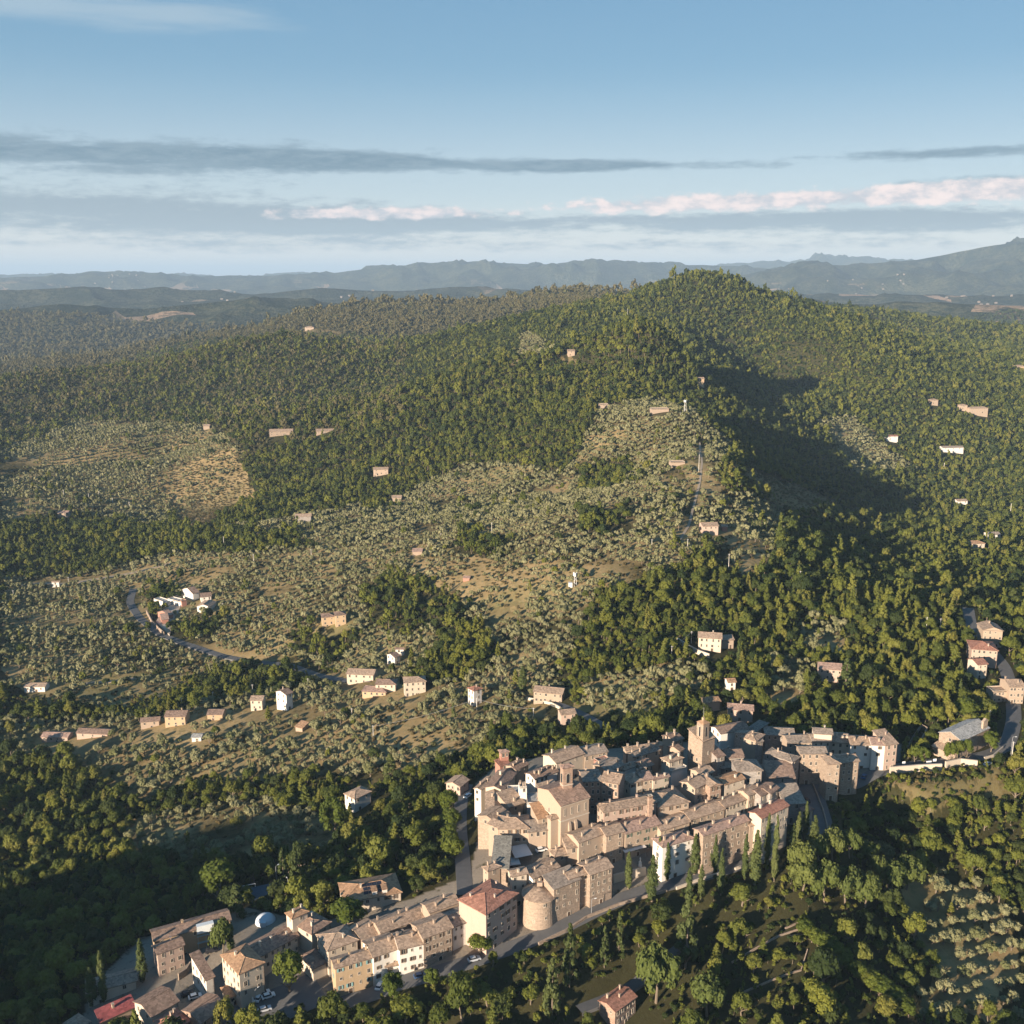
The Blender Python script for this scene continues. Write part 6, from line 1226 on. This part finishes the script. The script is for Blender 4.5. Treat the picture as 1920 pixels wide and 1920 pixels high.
def scaffold():
    p = hit(*G('c5',(1140,760))); e = empty('scaffolding', tuple(p), R(25)); setp(e, 'scaffold frame with a white net against the ochre hall', 'scaffolding'); st = mat_plain('scaffold_steel', (.35,.42,.42), .5)
    for x in (0, 2.6, 5.2):
        for y in (0, 1.4): m = MB(); m.tube([(x,y,-1),(x,y,9)], .06, 5); m.obj('upright', st, e)
    for z in (2.5, 5.0, 7.5): m = MB(); m.box(-.3,-.1,z,5.5,1.5,z+.08); m.obj('deck', st, e)
    m = MB(); m.box(-.2,-.2,6.2,5.4,-.14,9.0); m.box(-.2,-.2,9.0,5.4,1.6,9.06); m.obj('net', mat_plain('white_net', (.6,.62,.62)), e)
scaffold()
def statue(px, py, label, hgt=2.2):
    p = hit(px, py); e = empty('statue', tuple(p)); setp(e, label, 'statue'); m = MB(); m.box(-.5,-.5,-.5,.5,.5,1.2); m.box(-.65,-.65,-.5,.65,.65,.25); m.obj('plinth', PALE, e); m = MB(); m.tube([(0,0,1.2),(0,0,1.5),(0.02,0,2.3),(0,0,2.75),(0,0,2.85),(0,0,3.05),(0,0,3.25)], [.34,.30,.24,.30,.09,.16,.05], 10); m.tube([(0,-.28,2.7),(.1,-.36,2.2),(.25,-.2,2.05)], [.09,.08,.06], 6); m.tube([(0,.28,2.7),(.1,.36,2.2),(.25,.2,2.05)], [.09,.08,.06], 6); m.obj('figure', PALE, e)
statue(474.5,1886,'white statue on a plinth at the edge of the car park'); statue(1200,1622,'pale monument on the terrace left of the white pink roofed house')
def sign(px, py, w, label):
    p = hit(px, py); e = empty('notice_board', tuple(p), R(10)); setp(e, label, 'sign'); m = MB(); m.box(-w/2,-.05,1.0,w/2,.05,2.3); m.obj('panel', mat_plain('board_white', (.7,.7,.68)), e)
    for x in (-w/2+.1, w/2-.1): m = MB(); m.tube([(x,.1,-.4),(x,.1,2.3)], .05, 5); m.obj('post', METAL, e)
sign(1741,1436,2.4,'white notice board under the street trees, wider one'); sign(1752,1432,1.6,'white notice board under the street trees, narrower one'); sign(1694,1437,1.4,'small pale sign at the end of the east row')
# ------------------------------------------------------------------ far settlements on the plain
def village(px, py, n, w, label):
    p = hit(px, py); m = MB(); r = random.Random(int(px)); k = p[1] / F
    for i in range(n):
        x = p[0] + r.gauss(0, w) * k; y = p[1] + r.gauss(0, w * 2) * k; z = float(terrain(x, y)); a = r.uniform(5, 9); b = r.uniform(4, 7); hh = r.uniform(4, 8); m.box(x - a, y - b, z - 6, x + a, y + b, z + hh)
        m.face([(x - a, y - b, z + hh + .01), (x + a, y - b, z + hh + .01), (x + a, y, z + hh + 3), (x - a, y, z + hh + 3)]); m.face([(x + a, y + b, z + hh + .01), (x - a, y + b, z + hh + .01), (x - a, y, z + hh + 3), (x + a, y, z + hh + 3)])
    o = m.obj('distant_village', mat_plain('far_plaster', (.19, .155, .13))); setp(o, label, kind='stuff')
for v in [(228,524,26,20,'pale far village on the left plain'),(1660,545,14,30,'scattered far houses on the right plain'),(700,548,10,40,'scattered far houses on the left plain'),(1850,560,16,40,'scattered far houses below the right mountain'),(430,560,8,50,'far farms among the dark low hills')]: village(*v)
# ------------------------------------------------------------------ the air
def haze():
    m = bpy.data.materials.new('haze'); m.use_nodes = True; T = NT(m.node_tree); T.n.clear(); out = T.new('ShaderNodeOutputMaterial'); v = T.new('ShaderNodeVolumePrincipled')
    v.inputs['Color'].default_value = (0.48, 0.66, 0.86, 1); v.inputs['Density'].default_value = 5.2e-5; v.inputs['Anisotropy'].default_value = 0.0; T.l.new(v.outputs[0], out.inputs['Volume'])
    b = MB(); b.box(-62000, -62000, HAZE_LOW, 62000, 62000, HAZE_TOP); o = b.obj('haze', m); setp(o, 'thin blue summer haze over the valley', kind='stuff')
_zz = np.array([v.co.z for v in bpy.data.objects['hills'].data.vertices]); HAZE_LOW = float(_zz.min()) - 3; HAZE_TOP = max(float(_zz.max()), CAM_H) + 25
haze()

# ------------------------------------------------------------------ labels: things that still read alike are told apart by their order from left to right
def tell_apart():
    same = {}
    for o in bpy.data.objects:
        if o.parent is None and o.get('category'): same.setdefault(o['label'], []).append(o)
    nth = ['leftmost', 'second from left', 'third from left', 'fourth from left', 'fifth from left', 'sixth from left', 'seventh from left', 'eighth from left', 'ninth from left', 'tenth from left', 'eleventh from left', 'twelfth from left']
    for lab, os_ in same.items():
        if 1 < len(os_) <= 12:
            for k, o in enumerate(sorted(os_, key=lambda o: o.location.x / max(o.location.y, 1))):
                l = lab if len(lab.split()) <= 13 else lab.replace(' close ', ' '); o['label'] = l + ', ' + nth[k]
tell_apart()
